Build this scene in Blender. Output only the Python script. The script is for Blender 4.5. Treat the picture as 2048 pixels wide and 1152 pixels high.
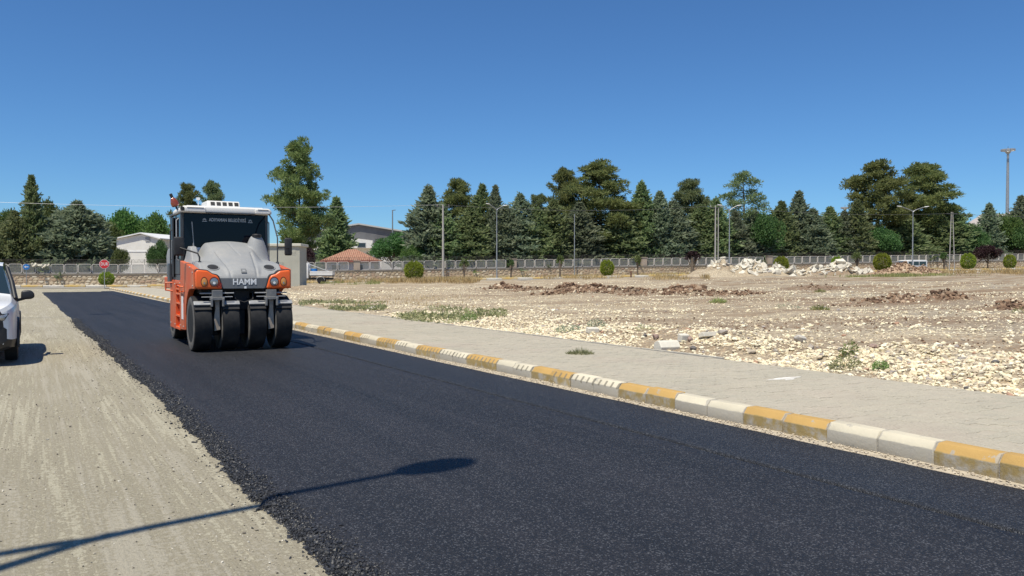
import bpy, bmesh, math, random
import numpy as np
from mathutils import Vector, Matrix

R = math.radians
for o in list(bpy.data.objects):
    bpy.data.objects.remove(o, do_unlink=True)
scene = bpy.context.scene
COL = scene.collection

# ---------------------------------------------------------------- camera
F_PX = 1610.0                       # focal length in photo pixels (2048 wide)
CAM_H = 1.55
PITCH = math.atan(31.0 / F_PX)      # slightly downwards
cam_d = bpy.data.cameras.new('camera')
cam_d.sensor_width = 36.0
cam_d.lens = F_PX / 2048.0 * 36.0
cam_d.clip_start = 0.05
cam_d.clip_end = 6000.0
cam = bpy.data.objects.new('camera', cam_d)
cam.location = (0, 0, CAM_H)
cam.rotation_euler = (math.pi / 2 - PITCH, 0, 0)
COL.objects.link(cam)
scene.camera = cam

# ---------------------------------------------------------------- sky and sun
SUN_EL = R(65.0)
SUN_AZ = R(30.0)                    # shadows run away from the camera and to the right
to_sun = Vector((-math.sin(SUN_AZ) * math.cos(SUN_EL), -math.cos(SUN_AZ) * math.cos(SUN_EL), math.sin(SUN_EL)))
world = bpy.data.worlds.new('World')
scene.world = world
world.use_nodes = True
wn = world.node_tree
bg = wn.nodes['Background']
sky = wn.nodes.new('ShaderNodeTexSky')
sky.sky_type = 'NISHITA'
sky.sun_disc = False
sky.sun_elevation = SUN_EL
sky.sun_rotation = math.atan2(to_sun.x, to_sun.y)
sky.altitude = 700
sky.air_density = 1.0
sky.dust_density = 0.0
sky.ozone_density = 6.0
tint = wn.nodes.new('ShaderNodeMix'); tint.data_type = 'RGBA'; tint.blend_type = 'MULTIPLY'
tint.inputs[0].default_value = 1.0; tint.inputs[7].default_value = (.53, .79, 1.0, 1.0)   # clear dry air: a deep blue sky all round
wn.links.new(sky.outputs[0], tint.inputs[6]); wn.links.new(tint.outputs[2], bg.inputs[0])
bg.inputs[1].default_value = 0.105
sun_d = bpy.data.lights.new('sun', 'SUN')
sun_d.energy = 5.0
sun_d.angle = R(0.53)
sun_d.color = (1.0, 0.93, 0.78)
sun = bpy.data.objects.new('sun', sun_d)
sun.rotation_euler = to_sun.to_track_quat('Z', 'Y').to_euler()
sun.location = (0, 0, 60)
COL.objects.link(sun)

vs = scene.view_settings
vs.view_transform = 'Standard'
vs.look = 'None'
vs.exposure = 0.1
vs.gamma = 1.0
vs.use_curve_mapping = False

# ---------------------------------------------------------------- helpers: placement
TH = math.atan((1024 - 60) / F_PX)          # direction of the road
PV = Vector((math.cos(TH), math.sin(TH)))   # across the road, to the right
DV = Vector((-math.sin(TH), math.cos(TH)))  # along the road, away
def uv(v, u, z=0.0):
    return Vector((PV.x * v + DV.x * u, PV.y * v + DV.y * u, z))

def ray(px, py):
    a = (px - 1024) / F_PX
    b = (576 - py) / F_PX
    c, s = math.cos(PITCH), math.sin(PITCH)
    return Vector((a, c + b * s, -s + b * c))

def at(px, py, Y):                           # the point seen at a pixel, Y metres ahead
    r = ray(px, py)
    return Vector((r.x / r.y * Y, Y, CAM_H + r.z / r.y * Y))

# ---------------------------------------------------------------- helpers: noise
def _h(ix, iy, s):
    n = (ix.astype(np.int64) * 374761393 + iy.astype(np.int64) * 668265263 + s * 974634541) & 0x7fffffff
    n = ((n ^ (n >> 13)) * 1274126177) & 0x7fffffff
    n = (n ^ (n >> 16)) & 0xffff
    return n / 65535.0
def vnoise(x, y, s=0):
    x = np.asarray(x, float); y = np.asarray(y, float)
    ix = np.floor(x); iy = np.floor(y); fx = x - ix; fy = y - iy
    fx = fx * fx * (3 - 2 * fx); fy = fy * fy * (3 - 2 * fy)
    a = _h(ix, iy, s); b = _h(ix + 1, iy, s); c = _h(ix, iy + 1, s); d = _h(ix + 1, iy + 1, s)
    return (a * (1 - fx) + b * fx) * (1 - fy) + (c * (1 - fx) + d * fx) * fy
def fbm(x, y, s=0, o=4):
    t = 0; a = 0.5; f = 1.0
    for i in range(o):
        t = t + a * (vnoise(x * f, y * f, s + i * 17) - 0.5); a *= 0.5; f *= 2.03
    return t
def sst(a, b, x):
    t = np.clip((np.asarray(x, float) - a) / (b - a), 0, 1)
    return t * t * (3 - 2 * t)

# wall line in plan: Y = WZ + WK * X
WZ, WK = 105.0, 0.32
WL = math.hypot(1, WK)
WD = Vector((1 / WL, WK / WL))              # along the wall, to the right
WN = Vector((-WK / WL, 1 / WL))             # away from the camera
def wq(s, q, z=0.0):                        # s metres along the wall, q metres beyond it
    return Vector((WD.x * s + WN.x * q, WZ + WD.y * s + WN.y * q, z))
def gmac(x, y):                             # height of the smooth ground
    x = np.asarray(x, float); y = np.asarray(y, float)
    v = PV.x * x + PV.y * y
    return 0.0165 * np.maximum(0, v - 10.0)

BUMPS = []                                  # (x, y, radius_x, radius_y, height) filled below
def ground_z(x, y):
    x = np.asarray(x, float); y = np.asarray(y, float)
    v = PV.x * x + PV.y * y
    u = DV.x * x + DV.y * y
    q = (y - WZ - WK * x) / WL
    field = sst(9.35, 10.2, v) * sst(-12.5, -17.0, q)
    z = gmac(x, y) - 0.03 * (1 - sst(9.2, 9.6, v)) + 0.17 * sst(9.1, 9.55, v) * sst(-14, -20, q)
    z = z + field * (0.42 * fbm(x * 0.16, y * 0.16, 3, 3) + 0.26 * fbm(x * 0.7, y * 0.7, 9, 4))
    ridge = sst(9.5, 10.5, v) * (1 - sst(11.3, 13.4, v)) * (1 - sst(12, 17, u))
    z = z + ridge * (0.20 + 0.75 * fbm(x * 0.7, y * 0.7, 21, 5))
    if BUMPS:
        k = 1 + 1.1 * fbm(x * 1.1, y * 1.1, 33, 4)
        for (bx, by, rx, ry, h) in BUMPS:
            d = ((x - bx) / rx) ** 2 + ((y - by) / ry) ** 2
            z = z + h * np.exp(-d * 1.6) * k
    return z
def gz(x, y):
    return float(ground_z(np.array([x]), np.array([y]))[0])
STEPS = 3.0 * 1.003 ** np.arange(0, 1640)
def T(px, py):                              # the ground point seen at a pixel
    r = ray(px, py)
    x, y, z = r.x * STEPS, r.y * STEPS, CAM_H + r.z * STEPS
    hit = z <= ground_z(x, y)
    i = int(np.argmax(hit)) if hit.any() else len(STEPS) - 1
    return Vector((x[i], y[i], z[i]))

# ---------------------------------------------------------------- helpers: materials
def new_mat(name):
    m = bpy.data.materials.new(name); m.use_nodes = True
    nt = m.node_tree
    return m, nt, nt.nodes['Principled BSDF']
def N(nt, typ, **kw):
    n = nt.nodes.new(typ)
    for k, val in kw.items():
        if k.startswith('i_'):
            key = k[2:]
            n.inputs[int(key) if key.isdigit() else key.replace('_', ' ')].default_value = val
        else:
            setattr(n, k, val)
    return n
def L(nt, a, b): nt.links.new(a, b)
def c4(c): return (c[0], c[1], c[2], 1.0)
def ramp(nt, src, p0, p1, c0=(0, 0, 0), c1=(1, 1, 1)):
    r = nt.nodes.new('ShaderNodeValToRGB')
    r.color_ramp.elements[0].position = p0; r.color_ramp.elements[0].color = c4(c0)
    r.color_ramp.elements[1].position = p1; r.color_ramp.elements[1].color = c4(c1)
    L(nt, src, r.inputs[0]); return r.outputs[0]
def mix(nt, fac, a, b, mode='MIX'):
    n = nt.nodes.new('ShaderNodeMix'); n.data_type = 'RGBA'; n.blend_type = mode
    for sock, val in ((n.inputs[0], fac), (n.inputs[6], a), (n.inputs[7], b)):
        if hasattr(val, 'is_output'): L(nt, val, sock)
        elif isinstance(val, (int, float)): sock.default_value = val
        else: sock.default_value = c4(val)
    return n.outputs[2]
def math_n(nt, op, a, b=None):
    n = nt.nodes.new('ShaderNodeMath'); n.operation = op
    for i, val in enumerate((a, b)):
        if val is None: continue
        if hasattr(val, 'is_output'): L(nt, val, n.inputs[i])
        else: n.inputs[i].default_value = val
    return n.outputs[0]
def coords(nt, scale=(1, 1, 1), kind='Object', loc=(0, 0, 0), rot=0.0):
    t = nt.nodes.new('ShaderNodeTexCoord'); m = nt.nodes.new('ShaderNodeMapping')
    m.inputs['Scale'].default_value = scale; m.inputs['Location'].default_value = loc
    m.inputs['Rotation'].default_value = (0, 0, rot)
    L(nt, t.outputs[kind], m.inputs[0]); return m.outputs[0]
def noise(nt, vec, scale, detail=4, rough=0.55):
    n = nt.nodes.new('ShaderNodeTexNoise')
    n.inputs['Scale'].default_value = scale; n.inputs['Detail'].default_value = detail
    n.inputs['Roughness'].default_value = rough
    L(nt, vec, n.inputs['Vector']); return n.outputs[0]
def voro(nt, vec, scale, out='Distance'):
    n = nt.nodes.new('ShaderNodeTexVoronoi'); n.inputs['Scale'].default_value = scale
    L(nt, vec, n.inputs['Vector']); return n.outputs[out]
def bump(nt, bsdf, h, strength=0.3, dist=0.02):
    b = nt.nodes.new('ShaderNodeBump'); b.inputs['Strength'].default_value = strength
    b.inputs['Distance'].default_value = dist
    L(nt, h, b.inputs['Height']); L(nt, b.outputs[0], bsdf.inputs['Normal'])
def simple(name, c, rough=0.5, metal=0.0, c2=None, scale=6.0, bmp=0.0, coat=0.0, spec=0.5, lo=0.4, hi=0.7, bscale=None):
    m, nt, b = new_mat(name)
    b.inputs['Roughness'].default_value = rough; b.inputs['Metallic'].default_value = metal
    b.inputs['Specular IOR Level'].default_value = spec
    if coat: b.inputs['Coat Weight'].default_value = coat; b.inputs['Coat Roughness'].default_value = 0.08
    b.inputs['Base Color'].default_value = c4(c)
    vec = coords(nt)
    if c2 is not None:
        n = noise(nt, vec, scale)
        L(nt, mix(nt, ramp(nt, n, lo, hi), c, c2), b.inputs['Base Color'])
    if bmp:
        bump(nt, b, noise(nt, vec, bscale or scale * 4), bmp, 0.02)
    return m

# ---------------------------------------------------------------- helpers: meshes
class MB:
    """collects verts and faces and builds them as ONE mesh object"""
    def __init__(s): s.v = []; s.f = []
    def add(s, vs, fs):
        o = len(s.v); s.v += [tuple(p) for p in vs]; s.f += [tuple(i + o for i in f) for f in fs]; return s
    def box(s, x0, x1, y0, y1, z0, z1, m=None):
        vs = [(x0, y0, z0), (x1, y0, z0), (x1, y1, z0), (x0, y1, z0), (x0, y0, z1), (x1, y0, z1), (x1, y1, z1), (x0, y1, z1)]
        if m is not None: vs = [m @ Vector(p) for p in vs]
        return s.add(vs, [(0, 3, 2, 1), (4, 5, 6, 7), (0, 1, 5, 4), (1, 2, 6, 5), (2, 3, 7, 6), (3, 0, 4, 7)])
    def prism(s, poly, axis, a, b, m=None):
        # poly: 2-D outline; axis 'x' -> (y,z), 'y' -> (x,z), 'z' -> (x,y)
        def mk(p, t):
            return {'x': (t, p[0], p[1]), 'y': (p[0], t, p[1]), 'z': (p[0], p[1], t)}[axis]
        n = len(poly)
        vs = [mk(p, a) for p in poly] + [mk(p, b) for p in poly]
        if m is not None: vs = [m @ Vector(p) for p in vs]
        fs = [tuple(range(n))[::-1], tuple(range(n, 2 * n))] + [(i, (i + 1) % n, n + (i + 1) % n, n + i) for i in range(n)]
        return s.add(vs, fs)
    def tube(s, pts, r, n=8, caps=True):
        pts = [Vector(p) for p in pts]
        rs = r if isinstance(r, (list, tuple)) else [r] * len(pts)
        vs = []; fs = []
        ref = None
        for i, p in enumerate(pts):
            if i == 0: t = pts[1] - p
            elif i == len(pts) - 1: t = p - pts[i - 1]
            else: t = (pts[i + 1] - p).normalized() + (p - pts[i - 1]).normalized()
            t = t.normalized()
            if ref is None:
                ref = Vector((0, 0, 1)) if abs(t.z) < 0.9 else Vector((1, 0, 0))
            a = t.cross(ref).normalized(); b = a.cross(t).normalized(); ref = b
            for k in range(n):
                w = 2 * math.pi * k / n
                vs.append(p + a * (math.cos(w) * rs[i]) + b * (math.sin(w) * rs[i]))
        for i in range(len(pts) - 1):
            for k in range(n):
                fs.append((i * n + k, i * n + (k + 1) % n, (i + 1) * n + (k + 1) % n, (i + 1) * n + k))
        if caps:
            fs.append(tuple(range(n))); fs.append(tuple(range((len(pts) - 1) * n, len(pts) * n))[::-1])
        return s.add(vs, fs)
    def lathe(s, prof, n=24, axis='z', c=(0, 0, 0), m=None, closed=False):
        # prof: list of (along axis, radius)
        vs = []; fs = []
        for (h, r) in prof:
            for k in range(n):
                w = 2 * math.pi * k / n; a, b = math.cos(w) * r, math.sin(w) * r
                p = {'z': (a, b, h), 'x': (h, a, b), 'y': (b, h, a)}[axis]
                p = Vector(p) + Vector(c)
                vs.append(m @ p if m is not None else p)
        k2 = len(prof)
        for i in range(k2 if closed else k2 - 1):
            j = (i + 1) % k2
            for k in range(n):
                fs.append((i * n + k, i * n + (k + 1) % n, j * n + (k + 1) % n, j * n + k))
        if not closed:
            fs.append(tuple(range(n))[::-1]); fs.append(tuple(range((k2 - 1) * n, k2 * n)))
        return s.add(vs, fs)
    def mesh(s, name, bevel=0.0, seg=2, smooth=None, recalc=True):
        me = bpy.data.meshes.new(name)
        me.from_pydata(s.v, [], s.f)
        if bevel or recalc:
            bm = bmesh.new(); bm.from_mesh(me)
            if recalc: bmesh.ops.recalc_face_normals(bm, faces=bm.faces)
            if bevel:
                es = [e for e in bm.edges if len(e.link_faces) == 2 and e.calc_face_angle(0) > R(28)]
                bmesh.ops.bevel(bm, geom=es, offset=bevel, segments=seg, profile=0.5, affect='EDGES', clamp_overlap=True)
            bm.to_mesh(me); bm.free()
        if smooth is not None:
            me.polygons.foreach_set('use_smooth', [True] * len(me.polygons))
            me.set_sharp_from_angle(angle=R(smooth))
        me.update()
        return me
    def build(s, name, mat, parent=None, bevel=0.0, seg=2, smooth=None, recalc=True):
        return link(name, s.mesh(name, bevel, seg, smooth, recalc), mat, parent)

def link(name, me, mat, parent=None):
    o = bpy.data.objects.new(name, me)
    if mat is not None and len(me.materials) == 0: me.materials.append(mat)
    COL.objects.link(o)
    if parent is not None: o.parent = parent
    return o
def np_mesh(name, V, Fq, mat=None, smooth=False):
    """fast mesh from numpy: V (n,3), Fq (m,k)"""
    V = np.ascontiguousarray(V, dtype=np.float32); Fq = np.ascontiguousarray(Fq, dtype=np.int32)
    me = bpy.data.meshes.new(name); k = Fq.shape[1]
    me.vertices.add(len(V)); me.vertices.foreach_set('co', V.ravel())
    me.loops.add(Fq.size); me.loops.foreach_set('vertex_index', Fq.ravel())
    me.polygons.add(len(Fq)); me.polygons.foreach_set('loop_start', np.arange(0, Fq.size, k, dtype=np.int32))
    try: me.polygons.foreach_set('loop_total', np.full(len(Fq), k, dtype=np.int32))
    except Exception: pass
    me.polygons.foreach_set('use_smooth', np.full(len(Fq), smooth))
    me.update(calc_edges=True); me.validate()
    if mat: me.materials.append(mat)
    return me
def empty(name, loc=(0, 0, 0), rz=0.0):
    o = bpy.data.objects.new(name, None); o.location = loc; o.rotation_euler = (0, 0, rz)
    o.empty_display_size = 0.2
    COL.objects.link(o); return o
def tag(o, label, cat, group=None):
    o['label'] = label; o['category'] = cat
    if group: o['group'] = group
    return o
def struct(o): o['kind'] = 'structure'; return o
def stuff(o, label=None, cat=None):
    o['kind'] = 'stuff'
    if label: o['label'] = label
    if cat: o['category'] = cat
    return o
def copy_tree(o, parent=None):
    c = o.copy(); COL.objects.link(c)
    if parent is not None: c.parent = parent
    for ch in list(o.children): copy_tree(ch, c)
    return c
def text_mesh(body, size, offset=0.0, extrude=0.002, align='CENTER', space=1.0):
    cu = bpy.data.curves.new('lettering', 'FONT')
    cu.body = body; cu.size = size; cu.offset = offset; cu.extrude = extrude
    cu.align_x = align; cu.align_y = 'CENTER'; cu.space_character = space
    ob = bpy.data.objects.new('lettering_tmp', cu); COL.objects.link(ob)
    dg = bpy.context.evaluated_depsgraph_get()
    me = bpy.data.meshes.new_from_object(ob.evaluated_get(dg))
    bpy.data.objects.remove(ob, do_unlink=True)
    me.materials.clear()
    return me
# ================================================================ THE SETTING
rng = np.random.default_rng(7)
rnd = random.Random(11)

# bumps in the waste ground: ridges of dug earth and heaps (world x, y from where they stand)
def add_bump(px, py, rx, ry, h):
    p = T(px, py); BUMPS.append((p.x, p.y, rx, ry, h))
for args in ((1010, 578, 1.6, .8, .26), (1070, 581, 2.0, .8, .22), (1140, 583, 2.2, .9, .26), (1190, 583, 1.8, .8, .26),
             (1270, 586, 2.2, .9, .2), (1360, 587, 1.8, .9, .26), (1450, 588, 2.0, .8, .18), (1790, 604, 1.5, .5, .24),
             (1890, 596, 1.4, .5, .22), (2030, 617, 1.2, .5, .24), (605, 582, 2.4, 2.0, .42), (700, 582, 4.0, 1.6, .22),
             (1640, 577, 2.6, 1.2, .2)):
    add_bump(*args)

# ---- ground materials
def field_material():
    m, nt, b = new_mat('waste_ground')
    geo = coords(nt)
    st = coords(nt, (0.55, 1.0, 1.0))
    cream, tan, white = (.74, .625, .435), (.59, .475, .315), (.84, .775, .60)
    brown, grey = (.25, .14, .07), (.37, .345, .285)
    n1 = noise(nt, st, 0.16, 5, 0.6)
    n2 = noise(nt, coords(nt, (0.22, 1.0, 1.0), loc=(31, 7, 0)), 0.55, 7, 0.70)
    n3 = noise(nt, coords(nt, (0.2, 1.0, 1.0), loc=(11, 57, 0)), 0.35, 6, 0.7)
    fine = noise(nt, geo, 9.0, 5, 0.65)
    c = mix(nt, ramp(nt, n1, .38, .62), cream, tan)
    # the dug-over part on the right is darker earth and grey gravel
    sep = nt.nodes.new('ShaderNodeSeparateXYZ'); L(nt, geo, sep.inputs[0])
    side = math_n(nt, 'ADD', math_n(nt, 'MULTIPLY', sep.outputs[0], 0.055), math_n(nt, 'MULTIPLY', sep.outputs[1], -0.006))
    sidem = ramp(nt, side, 0.0, 0.55)
    gm = mix(nt, ramp(nt, n3, .46, .56), (0, 0, 0), sidem)
    bw1 = nt.nodes.new('ShaderNodeRGBToBW'); L(nt, gm, bw1.inputs[0])
    c = mix(nt, math_n(nt, 'MULTIPLY', bw1.outputs[0], .85), c, grey)
    bm_ = ramp(nt, n2, .47, .56)
    bw2 = nt.nodes.new('ShaderNodeRGBToBW'); L(nt, bm_, bw2.inputs[0])
    bfac = math_n(nt, 'MULTIPLY', bw2.outputs[0], math_n(nt, 'ADD', .45, math_n(nt, 'MULTIPLY', sidem, .50)))
    c = mix(nt, bfac, c, brown)
    at_ = nt.nodes.new('ShaderNodeAttribute'); at_.attribute_name = 'dug_earth'
    em_ = math_n(nt, 'MULTIPLY', at_.outputs['Fac'], ramp(nt, noise(nt, st, 1.6, 5, .7), .26, .52))
    c = mix(nt, em_, c, (.23, .13, .075))
    # gravel: single stones of differing brightness, fewer where the soil is bare
    stony = math_n(nt, 'ADD', .25, math_n(nt, 'MULTIPLY', ramp(nt, noise(nt, coords(nt, (.3, 1, 1), loc=(3, 91, 0)), .6, 5, .65), .42, .58), .75))
    stony = math_n(nt, 'MULTIPLY', stony, math_n(nt, 'SUBTRACT', 1.0, math_n(nt, 'MULTIPLY', bfac, .75)))
    stony = math_n(nt, 'MULTIPLY', stony, math_n(nt, 'SUBTRACT', 1.0, math_n(nt, 'MULTIPLY', em_, .8)))
    vc = voro(nt, geo, 13.0, 'Color')
    vb = nt.nodes.new('ShaderNodeRGBToBW'); L(nt, vc, vb.inputs[0])
    c = mix(nt, math_n(nt, 'MULTIPLY', ramp(nt, vb.outputs[0], .55, .75), math_n(nt, 'MULTIPLY', stony, .8)), c, white)
    c = mix(nt, math_n(nt, 'MULTIPLY', ramp(nt, vb.outputs[0], .36, .26), .5), c, (.22, .18, .14))
    vc2 = voro(nt, geo, 31.0, 'Color'); vb2 = nt.nodes.new('ShaderNodeRGBToBW'); L(nt, vc2, vb2.inputs[0])
    c = mix(nt, math_n(nt, 'MULTIPLY', ramp(nt, vb2.outputs[0], .58, .72), math_n(nt, 'MULTIPLY', stony, .8)), c, white)
    c = mix(nt, math_n(nt, 'MULTIPLY', ramp(nt, vb2.outputs[0], .34, .24), .55), c, (.24, .19, .14))
    c = mix(nt, .4, c, mix(nt, ramp(nt, fine, .3, .7), (.25, .25, .25), (.78, .78, .78)), 'OVERLAY')
    L(nt, c, b.inputs['Base Color'])
    b.inputs['Roughness'].default_value = 0.95; b.inputs['Specular IOR Level'].default_value = 0.1
    h = math_n(nt, 'ADD', math_n(nt, 'MULTIPLY', voro(nt, geo, 13.0), -.6), fine)
    bump(nt, b, h, .9, .07)
    return m
MAT_FIELD = field_material()

def old_road_material():
    m, nt, b = new_mat('milled_road')
    g = coords(nt)
    base = mix(nt, ramp(nt, noise(nt, g, .5, 6), .35, .65), (.46, .425, .325), (.40, .37, .28))
    # white scrape lines along the road
    s1 = noise(nt, coords(nt, (3.2, .10, 1)), 1.0, 5, .6)
    s2 = noise(nt, coords(nt, (10.0, .35, 1), loc=(4, 2, 0)), 1.0, 4, .6)
    patch = noise(nt, coords(nt, (1.1, .16, 1), loc=(9, 3, 0)), 1.0, 4)
    comb = noise(nt, coords(nt, (26.0, .5, 1), loc=(1, 8, 0)), 1.0, 2, .5)
    grit = noise(nt, g, 24.0, 6, .75)
    k = math_n(nt, 'ADD', math_n(nt, 'MULTIPLY', s1, .45), math_n(nt, 'ADD', math_n(nt, 'MULTIPLY', s2, .35), math_n(nt, 'MULTIPLY', comb, .40)))
    k = math_n(nt, 'ADD', k, math_n(nt, 'MULTIPLY', math_n(nt, 'SUBTRACT', patch, .5), .60))
    k = math_n(nt, 'ADD', k, math_n(nt, 'MULTIPLY', math_n(nt, 'SUBTRACT', grit, .5), .80))
    c = mix(nt, math_n(nt, 'MULTIPLY', ramp(nt, k, .595, .70), .9), base, (.76, .72, .61))
    c = mix(nt, math_n(nt, 'MULTIPLY', ramp(nt, k, .53, .43), .7), c, (.25, .22, .16))
    # dark grit
    sp = noise(nt, g, 55.0, 3, .6)
    dk = noise(nt, coords(nt, (1, .6, 1), loc=(7, 1, 0)), 1.1, 4)
    f = math_n(nt, 'MULTIPLY', ramp(nt, sp, .60, .68), ramp(nt, dk, .40, .62))
    c = mix(nt, math_n(nt, 'MULTIPLY', f, .75), c, (.11, .10, .085))
    L(nt, c, b.inputs['Base Color'])
    b.inputs['Roughness'].default_value = .93; b.inputs['Specular IOR Level'].default_value = .15
    bump(nt, b, math_n(nt, 'ADD', grit, math_n(nt, 'MULTIPLY', s2, .6)), .8, .03)
    return m
MAT_OLD = old_road_material()

def asphalt_material(name, c0, c1, spark, rough):
    m, nt, b = new_mat(name)
    g = coords(nt)
    vc = voro(nt, g, 115.0, 'Color')
    vb = nt.nodes.new('ShaderNodeRGBToBW'); L(nt, vc, vb.inputs[0])
    big = noise(nt, coords(nt, (2.2, .10, 1)), 1.0, 6, .65)
    c = mix(nt, ramp(nt, big, .35, .65), c0, c1)
    c = mix(nt, ramp(nt, vb.outputs[0], .25, .75), mix(nt, .75, c, (.004, .005, .007)), c)
    c = mix(nt, math_n(nt, 'MULTIPLY', ramp(nt, vb.outputs[0], .74, .83), spark), c, (.26, .28, .32))
    L(nt, c, b.inputs['Base Color'])
    b.inputs['Specular IOR Level'].default_value = .42
    r = math_n(nt, 'ADD', rough - .1, math_n(nt, 'MULTIPLY', vb.outputs[0], .25))
    L(nt, r, b.inputs['Roughness'])
    h = math_n(nt, 'ADD', math_n(nt, 'MULTIPLY', voro(nt, g, 115.0), -1.0), math_n(nt, 'MULTIPLY', noise(nt, g, 28.0, 3), .8))
    bump(nt, b, h, .55, .012)
    return m
MAT_ASPH = asphalt_material('fresh_asphalt', (.012, .013, .017), (.030, .029, .034), .22, .60)
MAT_STRIP = asphalt_material('fresh_asphalt_smooth', (.014, .017, .024), (.021, .024, .032), .22, .58)
MAT_CRUMB = simple('asphalt_crumb', (.018, .019, .022), .5, c2=(.035, .036, .04), scale=30)

# ---- the ground: one sheet to the horizon, fine where the camera looks
ang = np.concatenate([np.radians(np.arange(-180, -44, 4.0)), np.radians(np.arange(-42, 42.01, .25)), np.radians(np.arange(44, 180, 4.0))])
rad = np.concatenate([[0.0], 0.5 * 1.0165 ** np.arange(0, 535)])
rad = rad[rad < 3200]
A, RR = np.meshgrid(ang, rad[1:])
X = (np.sin(A) * RR).ravel(); Y = (np.cos(A) * RR).ravel()
Z = ground_z(X, Y)
far = sst(250, 900, np.hypot(X, Y)); Z = Z * (1 - far) + far * 2.0
V = np.column_stack([X, Y, Z]); na, nr = len(ang), len(rad) - 1
ii, jj = np.meshgrid(np.arange(nr - 1), np.arange(na), indexing='ij')
jn = (jj + 1) % na
Fq = np.column_stack([(ii * na + jj).ravel(), (ii * na + jn).ravel(), ((ii + 1) * na + jn).ravel(), ((ii + 1) * na + jj).ravel()])[:, ::-1]
gme = np_mesh('ground', V, Fq, MAT_FIELD, True)
dug = np.zeros(len(X))
for (bx, by, rx, ry, h) in BUMPS:
    if ry < 1.3: dug = np.maximum(dug, np.exp(-(((X - bx) / (rx * 1.9)) ** 2 + ((Y - by) / (ry * 3.2)) ** 2) ** 1.5))
for (px_, py_, rx, ry) in ((1700, 640, 6, 1.2), (1900, 688, 3.6, .6), (1640, 662, 2.6, .4), (1480, 652, 3.4, .6), (1300, 624, 5, .8), (1980, 640, 5, 1.2), (1600, 600, 8, 2.0), (1850, 602, 8, 2.2), (1150, 606, 4, .8), (2000, 590, 6, 2.0), (1000, 590, 4, 1.2), (1350, 640, 3, .5)):
    q_ = T(px_, py_); dug = np.maximum(dug, .8 * np.exp(-(((X - q_.x) / rx) ** 2 + ((Y - q_.y) / ry) ** 2)))
gme.attributes.new('dug_earth', 'FLOAT', 'POINT').data.foreach_set('value', dug.astype(np.float32))
ground = struct(link('ground', gme, MAT_FIELD))

# ---- old road, built in road coordinates: x across, y along
def road_obj(name, me, mat): 
    o = link(name, me, mat); o.rotation_euler = (0, 0, TH); return o
us = np.concatenate([np.arange(-14, 30, .25), np.arange(30, 96, 1.0)])
vs_ = np.arange(-9, 6.16, .252)
U, VV = np.meshgrid(us, vs_, indexing='ij')
ZZ = .018 * fbm(VV * 1.2, U * .5, 5, 4)
def grid_faces(a, b):
    i, j = np.meshgrid(np.arange(a - 1), np.arange(b - 1), indexing='ij')
    return np.column_stack([(i * b + j).ravel(), (i * b + j + 1).ravel(), ((i + 1) * b + j + 1).ravel(), ((i + 1) * b + j).ravel()])
struct(road_obj('old_road', np_mesh('old_road', np.column_stack([VV.ravel(), U.ravel(), ZZ.ravel()]), grid_faces(len(us), len(vs_)), MAT_OLD, True), MAT_OLD))

# ---- fresh asphalt: main lane with a ragged left edge, and the strip along the kerb
AH = .05
def left_edge(u):
    u = np.asarray(u, float)
    return 1.34 - .0085 * np.maximum(0, u - 8) + .07 * (2 * fbm(u * .16, u * 0 + 3.3, 4, 3)) + .05 * 2 * fbm(u * 1.3, u * 0, 6, 3) + .035 * 2 * fbm(u * 9, u * 0, 8, 2)
SEAM, RIGHT = 4.88, 5.93
def slab(name, mat, ledge, redge, top, u0, u1, crumbly_l, crumbly_r):
    us = np.concatenate([np.arange(u0, 14, .035), np.arange(14, 32, .12), np.arange(32, u1 + .01, .4)])
    l = ledge(us); r = redge(us)
    cols = []
    n = 14
    wl = crumbly_l; wr = crumbly_r
    cols.append((l - .012, us * 0 - .012))
    cols.append((l + .004, us * 0 + top * .35))
    cols.append((l + .035 * wl + .006, us * 0 + top * .75))
    for k in range(n + 1):
        t = k / n
        a = l + .11 * wl + .012; b_ = r - .05 * wr - .012
        v = a * (1 - t) + b_ * t
        cols.append((v, top + .006 * fbm(v * .9, us * .5, 12, 3)))
    cols.append((r - .004, us * 0 + top * .6))
    cols.append((r + .01, us * 0 - .012))
    V = np.stack([np.column_stack([c[0], us, c[1]]) for c in cols], axis=1).reshape(-1, 3)
    return struct(road_obj(name, np_mesh(name, V, grid_faces(len(us), len(cols)), mat, True), mat))
slab('asphalt_road', MAT_ASPH, left_edge, lambda u: SEAM + .010 * 2 * fbm(u * 7, u * 0 + 1, 31, 3), AH, -9, 71.0, 1, .4)
slab('asphalt_strip', MAT_STRIP, lambda u: SEAM + .042 + .008 * 2 * fbm(u * 7, u * 0 + 5, 41, 3), lambda u: RIGHT + .02 * 2 * fbm(u * 1.5, u * 0, 51, 3) - .0025 * np.maximum(0, u - 40), AH - .006, -9, 73.0, .1, .3)

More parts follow.
